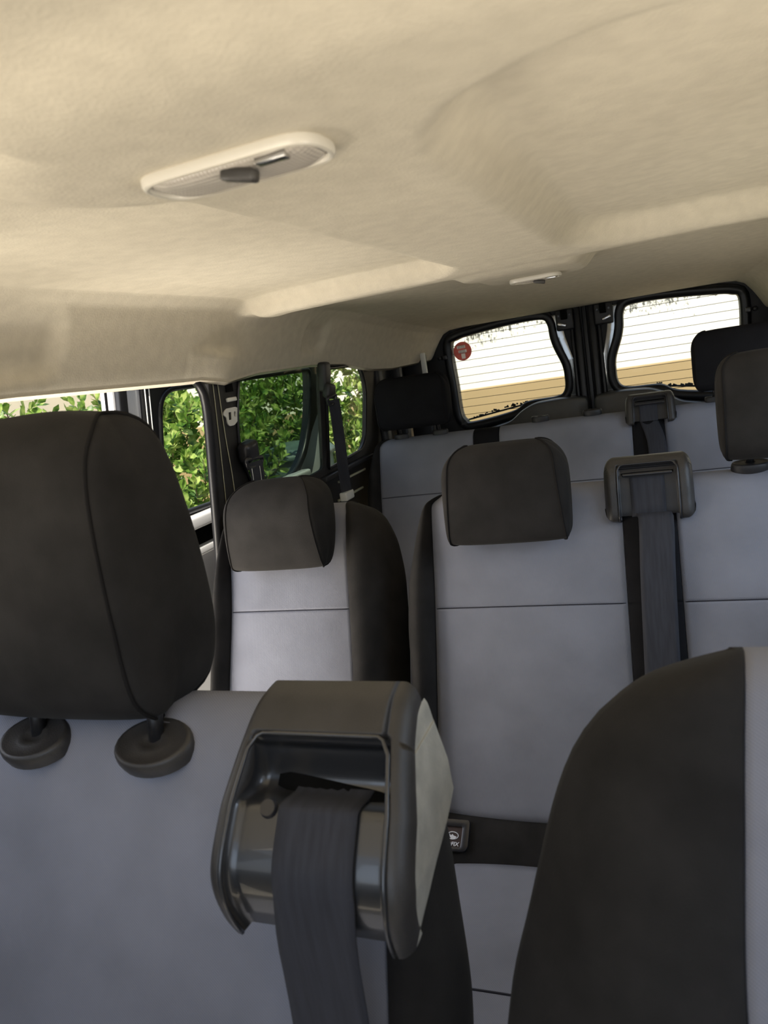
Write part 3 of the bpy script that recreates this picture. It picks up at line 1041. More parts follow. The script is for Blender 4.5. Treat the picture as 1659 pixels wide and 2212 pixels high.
def backrest(seat, P, strips, zb, zt, T=0.10, bolster=0.045, seam_z=None, rt=0.045, top_drop=None, crown=0.012):
    """strips: list of (name, material, left table, right table, kind) from left to right; tables map z -> x"""
    rows = list(np.linspace(zb, zt - rt, 46))
    if seam_z:
        rows = [r for r in rows if abs(r - seam_z) > 0.012] + [seam_z - 0.006, seam_z - 0.002, seam_z, seam_z + 0.002, seam_z + 0.006]
    rows = sorted(rows) + [zt - rt + rt * math.sin(a) for a in np.linspace(0.08, PI / 2, 18)]
    brow = [zb + 0.03 * (1 - math.cos(a)) for a in np.linspace(0, PI / 2, 6)]
    rows = sorted([zb + 0.002] + [b for b in brow[1:]] + [r for r in rows if r > zb + 0.034])
    def env(z):
        q = max(0.0, (z - (zt - rt)) / rt)
        e = math.sqrt(max(0.0, 1 - q * q))
        q2 = max(0.0, (zb + 0.03 - z) / 0.03)
        return e * math.sqrt(max(0.0, 1 - (q2 * 0.93) ** 2))
    def shape(z, w):
        e = env(z)
        return -T / 2 + (w + T / 2) * e
    for si, (nm, mt, lt, rtab, kind) in enumerate(strips):
        nc = 16
        cols = [0.0, 0.004] + list(np.linspace(0.03, 0.97, nc)) + [0.996, 1.0]
        v = []
        width = 0
        for z in rows:
            xl, xr = curve_table(lt, z), curve_table(rtab, z)
            line = []
            for t in cols:
                x = xl + (xr - xl) * t
                if kind == 'mid':
                    w = crown * (1 - (2 * t - 1) ** 2)
                    if seam_z and abs(z - seam_z) < 0.001:
                        w -= 0.004
                    if t in (0.0, 1.0):
                        w = -0.006
                    elif t in (0.004, 0.996):
                        w = 0.0
                else:
                    u = t if kind == 'right' else 1 - t      # u: 0 at the seam, 1 outside
                    fade = 0.45 + 0.55 * smooth(zt + 0.02, zt - 0.22, z)
                    w = bolster * fade * math.sin(PI * u ** 0.75) ** 0.9 - 0.055 * u ** 3.5 if u < 1 else -0.055
                    if u == 0.0:
                        w = -0.006
                line.append(P(x, z, shape(z, w)))
            if kind == 'left':
                e = env(z)
                extra = [P(xl - 0.006 * e * math.sin(a), z, shape(z, -0.055 - (T - 0.055) * a / PI)) for a in np.linspace(PI, 0.4, 7)]
                line = extra + line
            if kind == 'right':
                e = env(z)
                extra = [P(xr + 0.006 * e * math.sin(a), z, shape(z, -0.055 - (T - 0.055) * a / PI)) for a in np.linspace(0.4, PI, 7)]
                line = line + extra
            width = len(line)
            v += line
        f = []
        for j in range(len(rows) - 1):
            for i in range(width - 1):
                a = j * width + i
                f.append((a, a + 1, a + width + 1, a + width))
        mesh(nm, v, f, mt, seat, fix=False)
        if kind == 'mid' and seam_z and mt is M['grey']:
            xl, xr = curve_table(lt, seam_z), curve_table(rtab, seam_z)
            pts = []
            for t in np.linspace(0.01, 0.99, 18):
                pts.append(P(xl + (xr - xl) * t, seam_z, crown * (1 - (2 * t - 1) ** 2) - 0.0022))
            tube('stitched_seam', pts, 0.0015, M['thread'], seat, 6)
    # back
    lt, rt_ = strips[0][2], strips[-1][3]
    v, f = [], []
    nb = 12
    for z in rows:
        xl, xr = curve_table(lt, z), curve_table(rt_, z)
        for i in range(nb + 1):
            v.append(P(xl + (xr - xl) * i / nb, z, shape(z, -T)))
    for j in range(len(rows) - 1):
        for i in range(nb):
            a = j * (nb + 1) + i
            f.append((a, a + 1, a + nb + 2, a + nb + 1))
    v2 = [P(curve_table(lt, rows[0]), rows[0], shape(rows[0], 0)), P(curve_table(rt_, rows[0]), rows[0], shape(rows[0], 0))]
    mesh('back_cover', v, f, M['dark'], seat, fix=False)

def headrest(seat, cx, hw, prof, rc_top=0.035, rc_bot=0.012, mt=None, posts=None, post_r=0.006, dome=0.010, pipe=0.0018, taper=0.0, crown=0.0):
    """prof: closed side profile as (Y, z), starting at the front bottom and going up the front"""
    mt = mt or M['dark']
    n = 56
    pr = cat_spline(prof, n, True)
    zs = [p[1] for p in pr]
    z0, z1 = min(zs), max(zs)
    ymin = min(p[0] for p in pr)
    cyc = sum(p[0] for p in pr) / n
    czc = sum(p[1] for p in pr) / n
    def half(z):
        h = hw - taper * (z - z0) / (z1 - z0)
        if z > z1 - rc_top:
            q = (z - (z1 - rc_top)) / rc_top
            h -= rc_top * (1 - math.sqrt(max(0, 1 - q * q))) * 0.9
        if z < z0 + rc_bot:
            q = ((z0 + rc_bot) - z) / rc_bot
            h -= rc_bot * (1 - math.sqrt(max(0, 1 - q * q)))
        return h
    ts = [-1.0, -0.985, -0.95] + list(np.linspace(-0.85, 0.85, 13)) + [0.95, 0.985, 1.0]
    v, f = [], []
    for t in ts:
        sc = 1.0 - 0.02 * abs(t) ** 6
        for (y, z) in pr:
            bul = 0.006 * (1 - t * t)
            yy = cyc + (y - cyc) * sc - (bul if y < cyc else -bul * .5)
            cz_ = crown * (1 - t * t) * smooth(czc, z1, z)
            v.append((cx + half(z) * t, yy, czc + (z - czc) * sc + cz_))
    for i in range(len(ts) - 1):
        for k in range(n):
            a, b = i * n + k, i * n + (k + 1) % n
            f.append((a, b, b + n, a + n))
    # domed ends
    for s, base in ((-1, 0), (1, (len(ts) - 1) * n)):
        prev = base
        for q in (0.97, 0.92, 0.85, 0.76, 0.64, 0.50, 0.34, 0.17):
            o = len(v)
            bl = 1 - max(0.0, 1 - (1 - q) / 0.6) ** 2
            for k in range(n):
                X, Y, Z = v[base + k]
                v.append((cx + s * (abs(X - cx) * (1 - bl) + hw * 0.985 * bl + dome * math.sqrt(1 - q ** 4)), cyc + (Y - cyc) * q, czc + (Z - czc) * q))
            for k in range(n):
                f.append((prev + k, prev + (k + 1) % n, o + (k + 1) % n, o + k))
            prev = o
        f.append(tuple(prev + k for k in range(n)))
    h = mesh('headrest', v, f, mt, seat, fix=True)
    for s in (-1, 1):
        loop = [(cx + s * half(z) * 0.992, cyc + (y - cyc) * 0.992, czc + (z - czc) * 0.992) for (y, z) in pr]
        tube('piping', loop, pipe, M['piping'], h, 6, True)
    if posts:
        for (x, yt, zt_, yb, zb_) in posts:
            tube('post', [(x, yt, zt_), (x, (yt + yb) / 2, (zt_ + zb_) / 2), (x, yb, zb_)], post_r, M['rubber'], h, 12)
    return h

def sleeve(seat, c, r=(0.028, 0.017), h=0.010, tilt=0.4, name='headrest_sleeve', m='plastic'):
    """oval collar a headrest post slides into"""
    v, f = [], []
    n = 28
    prof = [(1.0, -0.008), (1.03, h * 0.2), (1.0, h * 0.75), (0.94, h), (0.86, h * 0.98), (0.80, h * 0.88), (0.45, h * 0.90), (0.30, h * 1.0), (0.22, h * 0.8), (0.0, h * 0.8)]
    rot = Matrix.Rotation(tilt, 3, 'X')
    for s, z in prof:
        for k in range(n):
            a = 2 * PI * k / n
            v.append(Vector(c) + rot @ Vector((r[0] * s * math.cos(a), r[1] * s * math.sin(a), z)))
    for j in range(len(prof) - 1):
        for k in range(n):
            f.append((j * n + k, j * n + (k + 1) % n, (j + 1) * n + (k + 1) % n, (j + 1) * n + k))
    o = mesh(name, v, f, M[m], seat)
    return o

def cushion(seat, x0, x1, y0, y1, zt, h=0.13, strips=None, seam_y=None):
    """seat cushion: grey centre(s) between dark borders; strips = [(xa, xb, mat, name)]"""
    for (xa, xb, mt, nm) in strips:
        nx, ny = 14, 26
        v, f = [], []
        for j in range(ny + 1):
            t = j / ny
            Y = y0 + (y1 - y0) * t
            qf = max(0, (0.10 - t) / 0.10)
            for i in range(nx + 1):
                s = i / nx
                X = xa + (xb - xa) * s
                z = zt + 0.010 * (1 - (2 * s - 1) ** 2) - 0.09 * (1 - math.sqrt(max(0, 1 - qf * qf))) - 0.02 * (t - 0.1) * 0 
                if s in (0.0, 1.0):
                    z -= 0.006
                if (xa == x0 and s == 0.0) or (xb == x1 and s == 1.0):
                    z -= 0.03
                v.append((X, Y, z))
        w = nx + 1
        for j in range(ny):
            for i in range(nx):
                a = j * w + i
                f.append((a, a + 1, a + w + 1, a + w))
        # skirt
        o = len(v)
        edge = [i for i in range(w)] + [j * w + nx for j in range(1, ny + 1)] + [ny * w + i for i in range(nx - 1, -1, -1)] + [j * w for j in range(ny - 1, 0, -1)]
        for e in edge:
            X, Y, z = v[e]
            v.append((X, Y, zt - h))
        for k in range(len(edge)):
            k2 = (k + 1) % len(edge)
            f.append((edge[k], edge[k2], o + k2, o + k))
        f.append(tuple(o + k for k in range(len(edge)))[::-1])
        mesh(nm, v, f, mt, seat)
    if seam_y:
        for (xa, xb, mt, nm) in strips:
            if mt is M['grey']:
                tube('stitched_seam', [(xa + (xb - xa) * s, seam_y, zt + 0.010 * (1 - (2 * s - 1) ** 2) + 0.0006) for s in np.linspace(0.01, 0.99, 12)], 0.002, M['thread'], seat, 6)

def belt_guide(seat, cx, Yb, zt, prof, hwb, hwf, rec, slot, mats=('plastic_brown', 'plastic', 'gloss'), edge=0.10, depth=0.010, side_soft=0.13, wtab=None, hv=None, side_mat=None, scoop=0.0):
    """moulded seat-belt guide. prof: (f, h) pairs from the top back over the front to the bottom; rec=(half width as a share, s-start)"""
    n = 64
    # resample by arc length
    P = [np.array(p, float) for p in cat_spline(prof, 240)]
    L = [0.0]
    for a, b in zip(P, P[1:]):
        L.append(L[-1] + np.linalg.norm(b - a))
    S_ = np.linspace(0, 1, n)
    S_ = np.sort(np.concatenate([S_, [rec[1] - 0.02, rec[1] - 0.008, rec[1], rec[1] + 0.008, rec[1] + 0.02]]))
    pts = [np.array([np.interp(s * L[-1], L, [p[0] for p in P]), np.interp(s * L[-1], L, [p[1] for p in P])]) for s in S_]
    fmax = max(p[0] for p in prof)
    hw = (lambda f_, s_: lerp_table(wtab, s_)) if wtab else (lambda f_, s_: hwb + (hwf - hwb) * f_ / fmax)
    hbot, fbot = pts[-1][1], pts[-1][0]
    r = rec[0]
    core = sorted(set([-r, -r - 0.03, -r + 0.03, r, r - 0.03, r + 0.03, -r - 0.08, r + 0.08] + list(np.linspace(-(1 - edge), 1 - edge, 25)) +
                      [s * (1 - edge + edge * math.sin(a)) for a in np.linspace(0.15, PI / 2, 7) for s in (-1, 1)]))
    cols = [(-1.0, c) for c in (1.0, 0.75, 0.5, 0.25)] + [(t, 0.0) for t in core] + [(1.0, c) for c in (0.25, 0.5, 0.75, 1.0)]
    v = []
    inside = []
    nn = []
    for i in range(len(pts)):
        d = pts[min(i + 1, len(pts) - 1)] - pts[max(i - 1, 0)]
        d /= np.linalg.norm(d)
        nn.append(np.array([-d[1], d[0]]) if True else None)
    topY = pts[0]
    for i, s in enumerate(S_):
        f_, h_ = pts[i]
        for (t, c) in cols:
            ff, hh = f_, h_
            a = abs(t)
            e = 0.0
            if a > 1 - edge:
                q = (a - (1 - edge)) / edge
                e = side_soft * fmax * (1 - math.sqrt(max(0, 1 - q * q)))
            dm = smooth(r + 0.02, r - 0.02, a) * smooth(rec[1] - 0.012, rec[1] + 0.012, s) * depth * (1 + scoop * smooth(rec[1], 0.38, s) * (1 - smooth(0.40, 0.50, s)))
            ff -= nn[i][0] * (dm + e) if True else 0
            hh -= nn[i][1] * (dm + e)
            base = -0.012
            if hv is not None and h_ < hv:
                base += (fbot + 0.006) * (hv - h_) / (hv - hbot)
            if c > 0:
                ff = ff + (base - ff) * c
            # round the two top corners in front view
            x = hw(ff, s) * t
            v.append((cx + x, Yb - ff, zt + hh - 0.0))
            inside.append(a <= r and s >= rec[1])
    W_ = len(cols)
    f1, f2, f3 = [], [], [[], []]
    for i in range(len(pts) - 1):
        for k in range(W_ - 1):
            a = i * W_ + k
            q = (a, a + 1, a + W_ + 1, a + W_)
            c0, c1 = cols[k][1], cols[k + 1][1]
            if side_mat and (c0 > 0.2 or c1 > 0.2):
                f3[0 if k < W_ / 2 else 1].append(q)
            else:
                (f2 if all(inside[z] for z in q) else f1).append(q)
    g = mesh('belt_guide', v, f1, M[mats[0]], seat, fix=False)
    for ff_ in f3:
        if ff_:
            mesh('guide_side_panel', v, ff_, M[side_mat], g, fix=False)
    p = mesh('guide_face', v, f2, M[mats[1]], g, fix=True)
    def surf(t, s, off=0.0, ins=True):
        i = int(np.argmin(abs(S_ - s)))
        f_ = np.interp(s, S_, [q[0] for q in pts])
        h_ = np.interp(s, S_, [q[1] for q in pts])
        d = depth * (1 + scoop * smooth(rec[1], 0.38, s) * (1 - smooth(0.40, 0.50, s))) if ins else 0.0
        ff = f_ - nn[i][0] * (d - off)
        hh = h_ - nn[i][1] * (d - off)
        return Vector((cx + hw(ff, s) * t, Yb - ff, zt + hh))
    # thin bright lip round the recess
    lip = [surf(-r, s, 0.0, False) for s in np.linspace(0.985, rec[1] + 0.06, 22)] + [surf(-r + 0.06, rec[1] + 0.012, 0.0, False)] + \
          [surf(t, rec[1], 0.0, False) for t in np.linspace(-r + 0.12, r - 0.12, 10)] + [surf(r - 0.06, rec[1] + 0.012, 0.0, False)] + [surf(r, s, 0.0, False) for s in np.linspace(rec[1] + 0.06, 0.985, 22)]
    tube('guide_lip', lip, 0.0022, M[mats[2]], g, 8)
    # slot
    s0, s1, t0, t1 = slot
    sv, sf = [], []
    s0a, s0b = s0 if isinstance(s0, tuple) else (s0, s0)
    s1a, s1b = s1 if isinstance(s1, tuple) else (s1, s1)
    m_ = 10
    for i in range(m_ + 1):
        t = t0 + (t1 - t0) * i / m_
        s0, s1 = s0a + (s0b - s0a) * i / m_, s1a + (s1b - s1a) * i / m_
        rr = 0.55 - 0.35 * (abs(2 * i / m_ - 1)) ** 8
        for q in (-1, 1):
            sv.append(surf(t, (s0 + s1) / 2 + q * (s1 - s0) * (0.2 + 0.8 * rr) / 1.0 * 0.7, 0.0012))
    for i in range(m_):
        sf.append((2 * i, 2 * i + 2, 2 * i + 3, 2 * i + 1))
    mesh('belt_slot', sv, sf, M['hole'], g)
    return g, surf

def ribbon(name, path, widths, m, parent, th=0.0016, xdir=(1, 0, 0)):
    """flat webbing along a path; widths = (left, right) x offsets per point"""
    v, f = [], []
    n = len(path)
    nc = 8
    for i, p in enumerate(path):
        d = Vector(path[min(i + 1, n - 1)]) - Vector(path[max(i - 1, 0)])
        d.normalize()
        nrm = Vector(xdir).cross(d).normalized()
        a, b = widths[i]
        for q in (1, -1):
            for k in range(nc + 1):
                t = k / nc
                v.append(Vector(p) + Vector(xdir) * (a + (b - a) * t) + nrm * (q * th / 2))
    r = 2 * (nc + 1)
    for i in range(n - 1):
        for k in range(r):
            a, b = i * r + k, i * r + (k + 1) % r
            if (k == nc):
                b = i * r + 2 * nc + 1
            elif k == 2 * nc + 1:
                b = i * r + nc + 1 - 0 - (nc + 1)
                b = i * r
                a = i * r + nc + 1
            elif k > nc:
                a, b = i * r + k, i * r + k + 1
            f.append((a, b, b + r, a + r))
    return mesh(name, v, f, m, parent, fix=True)

C_ = lambda x: [(0.0, x), (2.0, x)]

# ---- single middle seat beside the sliding door
def single_seat():
    t = thing('passenger_chair', 'single grey cloth seat with charcoal bolsters beside the open sliding door', 'seat', (-0.57, 1.35, -0.19))
    P = Plane(1.621, 0.875, 0.40)
    sl = [(0.20, -0.775), (0.45, -0.780), (0.64, -0.777), (0.83, -0.785), (0.885, -0.762)]
    sr = [(0.20, -0.430), (0.49, -0.435), (0.645, -0.443), (0.81, -0.452), (0.86, -0.452), (0.89, -0.462)]
    ol = [(0.20, -0.840), (0.60, -0.840), (0.75, -0.828), (0.82, -0.810), (0.86, -0.792), (0.89, -0.772)]
    orr = [(0.20, -0.335), (0.58, -0.330), (0.70, -0.335), (0.79, -0.352), (0.845, -0.378), (0.875, -0.405), (0.892, -0.445)]
    backrest(t, P, [('bolster', M['dark'], ol, sl, 'left'), ('centre_panel', M['grey'], sl, sr, 'mid'), ('bolster', M['dark'], sr, orr, 'right')], 0.20, 0.895, seam_z=0.645)
    prof = [(1.500, 0.765), (1.492, 0.80), (1.490, 0.85), (1.497, 0.905), (1.520, 0.945), (1.555, 0.966), (1.590, 0.968), (1.618, 0.945), (1.622, 0.90), (1.605, 0.84), (1.570, 0.785), (1.53, 0.757)]
    headrest(t, -0.603, 0.126, prof, rc_top=0.05, taper=0.018, posts=[(-0.66, 1.60, 0.92, 1.65, 0.84), (-0.54, 1.60, 0.92, 1.65, 0.84)])
    for x in (-0.66, -0.54):
        sleeve(t, (x, 1.652, 0.885), tilt=-0.2)
    cushion(t, -0.84, -0.34, 0.88, 1.31, 0.20, strips=[(-0.84, -0.775, M['dark'], 'cushion_border'), (-0.775, -0.43, M['grey'], 'seat_cushion'), (-0.43, -0.34, M['dark'], 'cushion_border')], seam_y=1.0)
    box('seat_base', (-0.59, 1.12, -0.05), (0.42, 0.40, 0.26), M['plastic'], t, bev=0.02)
    return t
single_seat()

# ---- double middle bench
def belt_for_bench(seat, surf, cx, slot_s, path_tail, hwid, name='seat_belt'):
    path = [surf(0.0, s, 0.004) for s in np.linspace(slot_s, 0.99, 10)] + [Vector(p) for p in path_tail]
    for p in path:
        pass
    return path

def middle_bench():
    t = thing('van_bench', 'middle double bench in grey cloth with a belt hanging down its black centre strip', 'seat', (0.24, 1.35, -0.19))
    P = Plane(1.621, 0.875, 0.40)
    s1 = [(0.2, -0.212), (0.25, -0.226), (0.32, -0.233), (0.64, -0.231), (0.86, -0.234), (0.885, -0.215)]
    o1 = [(0.2, -0.298), (0.50, -0.306), (0.60, -0.313), (0.68, -0.310), (0.745, -0.297), (0.83, -0.274), (0.865, -0.253), (0.888, -0.222)]
    a, b = C_(0.191), C_(0.297)
    s2 = [(0.2, 0.66), (0.86, 0.66), (0.89, 0.65)]
    o2 = [(0.2, 0.742), (0.60, 0.744), (0.745, 0.735), (0.83, 0.715), (0.89, 0.662)]
    backrest(t, P, [('bolster', M['dark'], o1, s1, 'left'), ('centre_panel', M['grey'], s1, a, 'mid'), ('centre_strip', M['black_cloth'], a, b, 'mid'),
                    ('centre_panel', M['grey'], b, s2, 'mid'), ('bolster', M['dark'], s2, o2, 'right')], 0.21, 0.892, seam_z=0.640)
    prof = [(1.505, 0.795), (1.496, 0.83), (1.500, 0.90), (1.512, 0.955), (1.535, 0.990), (1.565, 1.000), (1.595, 0.985), (1.61, 0.94), (1.605, 0.88), (1.58, 0.82), (1.545, 0.786)]
    headrest(t, -0.040, 0.127, prof, rc_top=0.04, taper=0.016, posts=[(-0.10, 1.60, 0.92, 1.65, 0.86), (0.02, 1.60, 0.92, 1.65, 0.86)])
    prof2 = [(1.575, 0.930), (1.570, 0.97), (1.572, 1.04), (1.590, 1.095), (1.615, 1.115), (1.650, 1.105), (1.670, 1.05), (1.665, 0.97), (1.640, 0.92), (1.605, 0.905)]
    headrest(t, 0.520, 0.125, prof2, rc_top=0.035, taper=0.004, posts=[(0.444, 1.63, 0.95, 1.648, 0.86), (0.60, 1.63, 0.95, 1.648, 0.86)], post_r=0.0075)
    for x in (0.444, 0.60):
        sleeve(t, (x, 1.640, 0.880), r=(0.036, 0.022), h=0.014, tilt=0.12)
    for x in (-0.10, 0.02):
        sleeve(t, (x, 1.655, 0.882), tilt=-0.2)
    g, surf = belt_guide(t, 0.247, 1.668, 0.925, [(0.0, 0.0), (0.045, 0.004), (0.072, -0.010), (0.085, -0.040), (0.092, -0.075), (0.096, -0.118), (0.070, -0.126)],
                         0.084, 0.090, (0.66, 0.33), (0.40, 0.44, -0.58, 0.58), edge=0.20, depth=0.012, side_soft=0.30)
    box('slot_bar', (0.247, 1.5875, 0.898), (0.098, 0.008, 0.007), M['gloss'], g, bev=0.003)
    p0 = [surf(0.03, s, 0.003) for s in np.linspace(0.46, 0.97, 8)]
    tail = [P(0.262, 0.80, 0.030), P(0.258, 0.70, 0.024), P(0.255, 0.60, 0.022), P(0.252, 0.48, 0.024), P(0.248, 0.30, 0.040), P(0.245, 0.18, 0.07)]
    path = p0 + [Vector(q) for q in tail]
    path = [Vector(q) for q in cat_spline([tuple(q) for q in path], 40)]
    ribbon('belt_webbing', path, [(-0.038, 0.030)] * 40, M['webbing'], t)
    # gap under the backrest with the child-seat anchor
    v, f = [], []
    prof3 = [(1.40, 0.235), (1.372, 0.232), (1.345, 0.222), (1.325, 0.205), (1.305, 0.182), (1.290, 0.158), (1.285, 0.10)]
    for y, z in prof3:
        for k in range(13):
            v.append((-0.29 + 1.02 * k / 12, y, z))
    for j in range(len(prof3) - 1):
        for k in range(12):
            q = j * 13 + k
            f.append((q, q + 1, q + 14, q + 13))
    mesh('lower_valance', v, f, M['dark'], t)
    fr = lambda u, w_, d: (u, 1.326 + w_ * 0.72 - (d + 0.006) * 0.70, 0.198 + w_ * 0.70 + (d + 0.006) * 0.72)
    ip = plate('anchor_frame', round_poly([(-0.262, 0.034), (-0.158, 0.034), (-0.160, -0.030), (-0.258, -0.030)], [0.006, 0.008, 0.016, 0.016]),
               [round_poly([(-0.247, 0.019), (-0.174, 0.019), (-0.176, -0.021), (-0.244, -0.021)], 0.004)[::-1]], fr, 0.008, M['gloss'], t, bev=0.002)
    plate('anchor_tag', [(-0.249, 0.020), (-0.172, 0.020), (-0.174, -0.022), (-0.246, -0.022)], [], lambda u, w_, d: fr(u, w_, d + 0.0012), 0.001, M['tag_brown'], ip)
    cu = bpy.data.curves.new('isofix_lettering', 'FONT')
    cu.body = 'ISOFIX'
    cu.size = 0.0120
    cu.align_x = 'CENTER'
    cu.extrude = 0.0003
    cu.shear = 0.2
    cu.offset = 0.0004
    ob = bpy.data.objects.new('tmp', cu)
    COL.objects.link(ob)
    dg = bpy.context.evaluated_depsgraph_get()
    me = bpy.data.meshes.new_from_object(ob.evaluated_get(dg))
    bpy.data.objects.remove(ob)
    for q in me.vertices:
        q.co = Vector(fr(-0.199 + q.co.x, -0.0185 + q.co.y * 0.9, 0.0030 + q.co.z))
    link('anchor_lettering', me, M['white_ink'], ip, smooth=False)
    # small round emblem above the lettering
    ring = [fr(-0.195 + 0.012 * math.cos(a), 0.0015 + 0.0072 * math.sin(a), 0.003) for a in np.linspace(0, 2 * PI, 25)[:-1]]
    v, f = tube_geo(ring, 0.0011, 6, True)
    blob = [fr(-0.195 + x, 0.0015 + y, 0.003) for x, y in ((-0.008, 0.004), (-0.004, 0.0), (-0.001, 0.003), (0.002, 0.0), (0.009, -0.002), (0.005, -0.006), (-0.003, -0.006), (-0.007, -0.002))]
    o = len(v)
    v += [Vector(q) for q in blob]
    f.append(tuple(range(o, o + len(blob))))
    mesh('anchor_emblem', v, f, M['white_ink'], ip, smooth=False, fix=False)
    cushion(t, -0.30, 0.74, 0.82, 1.296, 0.158, strips=[(-0.30, -0.215, M['dark'], 'cushion_border'), (-0.215, 0.191, M['grey'], 'seat_cushion'), (0.191, 0.297, M['black_cloth'], 'cushion_strip'),
                                                      (0.297, 0.66, M['grey'], 'seat_cushion'), (0.66, 0.74, M['dark'], 'cushion_border')], seam_y=0.985)
    box('seat_base', (0.22, 1.08, -0.09), (0.9, 0.36, 0.22), M['plastic'], t, bev=0.02)
    return t
middle_bench()

# ---- rear bench
def rear_bench():
    t = thing('van_bench', 'rearmost three place bench in grey cloth under the rear windows', 'seat', (0.0, 2.4, -0.19))
    P = Plane(2.680, 0.910, 0.40)
    ol = [(0.2, -0.828), (0.714, -0.822), (0.83, -0.802), (0.885, -0.775), (0.915, -0.735)]
    s1 = [(0.2, -0.742), (0.55, -0.744), (0.70, -0.752), (0.88, -0.756), (0.90, -0.750), (0.925, -0.715)]
    a, b = C_(-0.381), C_(-0.284)
    c, d = C_(0.178), C_(0.281)
    s2 = [(0.2, 0.66), (0.90, 0.665), (0.925, 0.65)]
    o2 = [(0.2, 0.80), (0.714, 0.80), (0.83, 0.775), (0.925, 0.675)]
    backrest(t, P, [('bolster', M['dark'], ol, s1, 'left'), ('centre_panel', M['grey'], s1, a, 'mid'), ('centre_strip', M['black_cloth'], a, b, 'mid'), ('centre_panel', M['grey'], b, c, 'mid'),
                    ('centre_strip', M['black_cloth'], c, d, 'mid'), ('centre_panel', M['grey'], d, s2, 'mid'), ('bolster', M['dark'], s2, o2, 'right')], 0.21, 0.925, seam_z=0.70)
    def hr(cx):
        prof = [(2.618, 0.968), (2.612, 1.00), (2.614, 1.08), (2.630, 1.125), (2.655, 1.143), (2.690, 1.135), (2.708, 1.09), (2.700, 1.02), (2.68, 0.965), (2.645, 0.950)]
        headrest(t, cx, 0.133, prof, rc_top=0.04, rc_bot=0.02, taper=0.002, mt=M['black_cloth'], posts=[(cx - 0.078, 2.665, 0.98, 2.700, 0.90), (cx + 0.078, 2.665, 0.98, 2.700, 0.90)], post_r=0.006)
        for x in (cx - 0.078, cx + 0.078):
            sleeve(t, (x, 2.696, 0.917), r=(0.030, 0.017), tilt=-0.05)
    hr(-0.588)
    hr(0.520)
    for x in (-0.134, 0.048):
        sleeve(t, (x, 2.705, 0.920), r=(0.032, 0.017), h=0.012, tilt=0.05)
    g, surf = belt_guide(t, 0.240, 2.735, 0.962, [(0.0, 0.0), (0.045, 0.004), (0.072, -0.008), (0.085, -0.034), (0.095, -0.065), (0.100, -0.090), (0.075, -0.098)],
                         0.076, 0.083, (0.66, 0.36), (0.42, 0.46, -0.58, 0.58), edge=0.20, depth=0.012, side_soft=0.30)
    box('slot_bar', (0.240, 2.652, 0.934), (0.094, 0.008, 0.007), M['gloss'], g, bev=0.003)
    p0 = [surf(0.03, s, 0.003) for s in np.linspace(0.48, 0.97, 8)]
    tail = [P(0.262, 0.80, 0.025), P(0.262, 0.70, 0.022), P(0.262, 0.50, 0.022)]
    path = [Vector(q) for q in cat_spline([tuple(q) for q in p0 + [Vector(q) for q in tail]], 30)]
    ribbon('belt_webbing', path, [(-0.038, 0.020)] * 30, M['webbing'], t)
    cushion(t, -0.82, 0.80, 1.95, 2.38, 0.20, strips=[(-0.82, -0.74, M['dark'], 'cushion_border'), (-0.74, 0.66, M['grey'], 'seat_cushion'), (0.66, 0.80, M['dark'], 'cushion_border')])
    box('seat_base', (0.0, 2.2, -0.07), (1.3, 0.36, 0.24), M['plastic'], t, bev=0.02)
rear_bench()

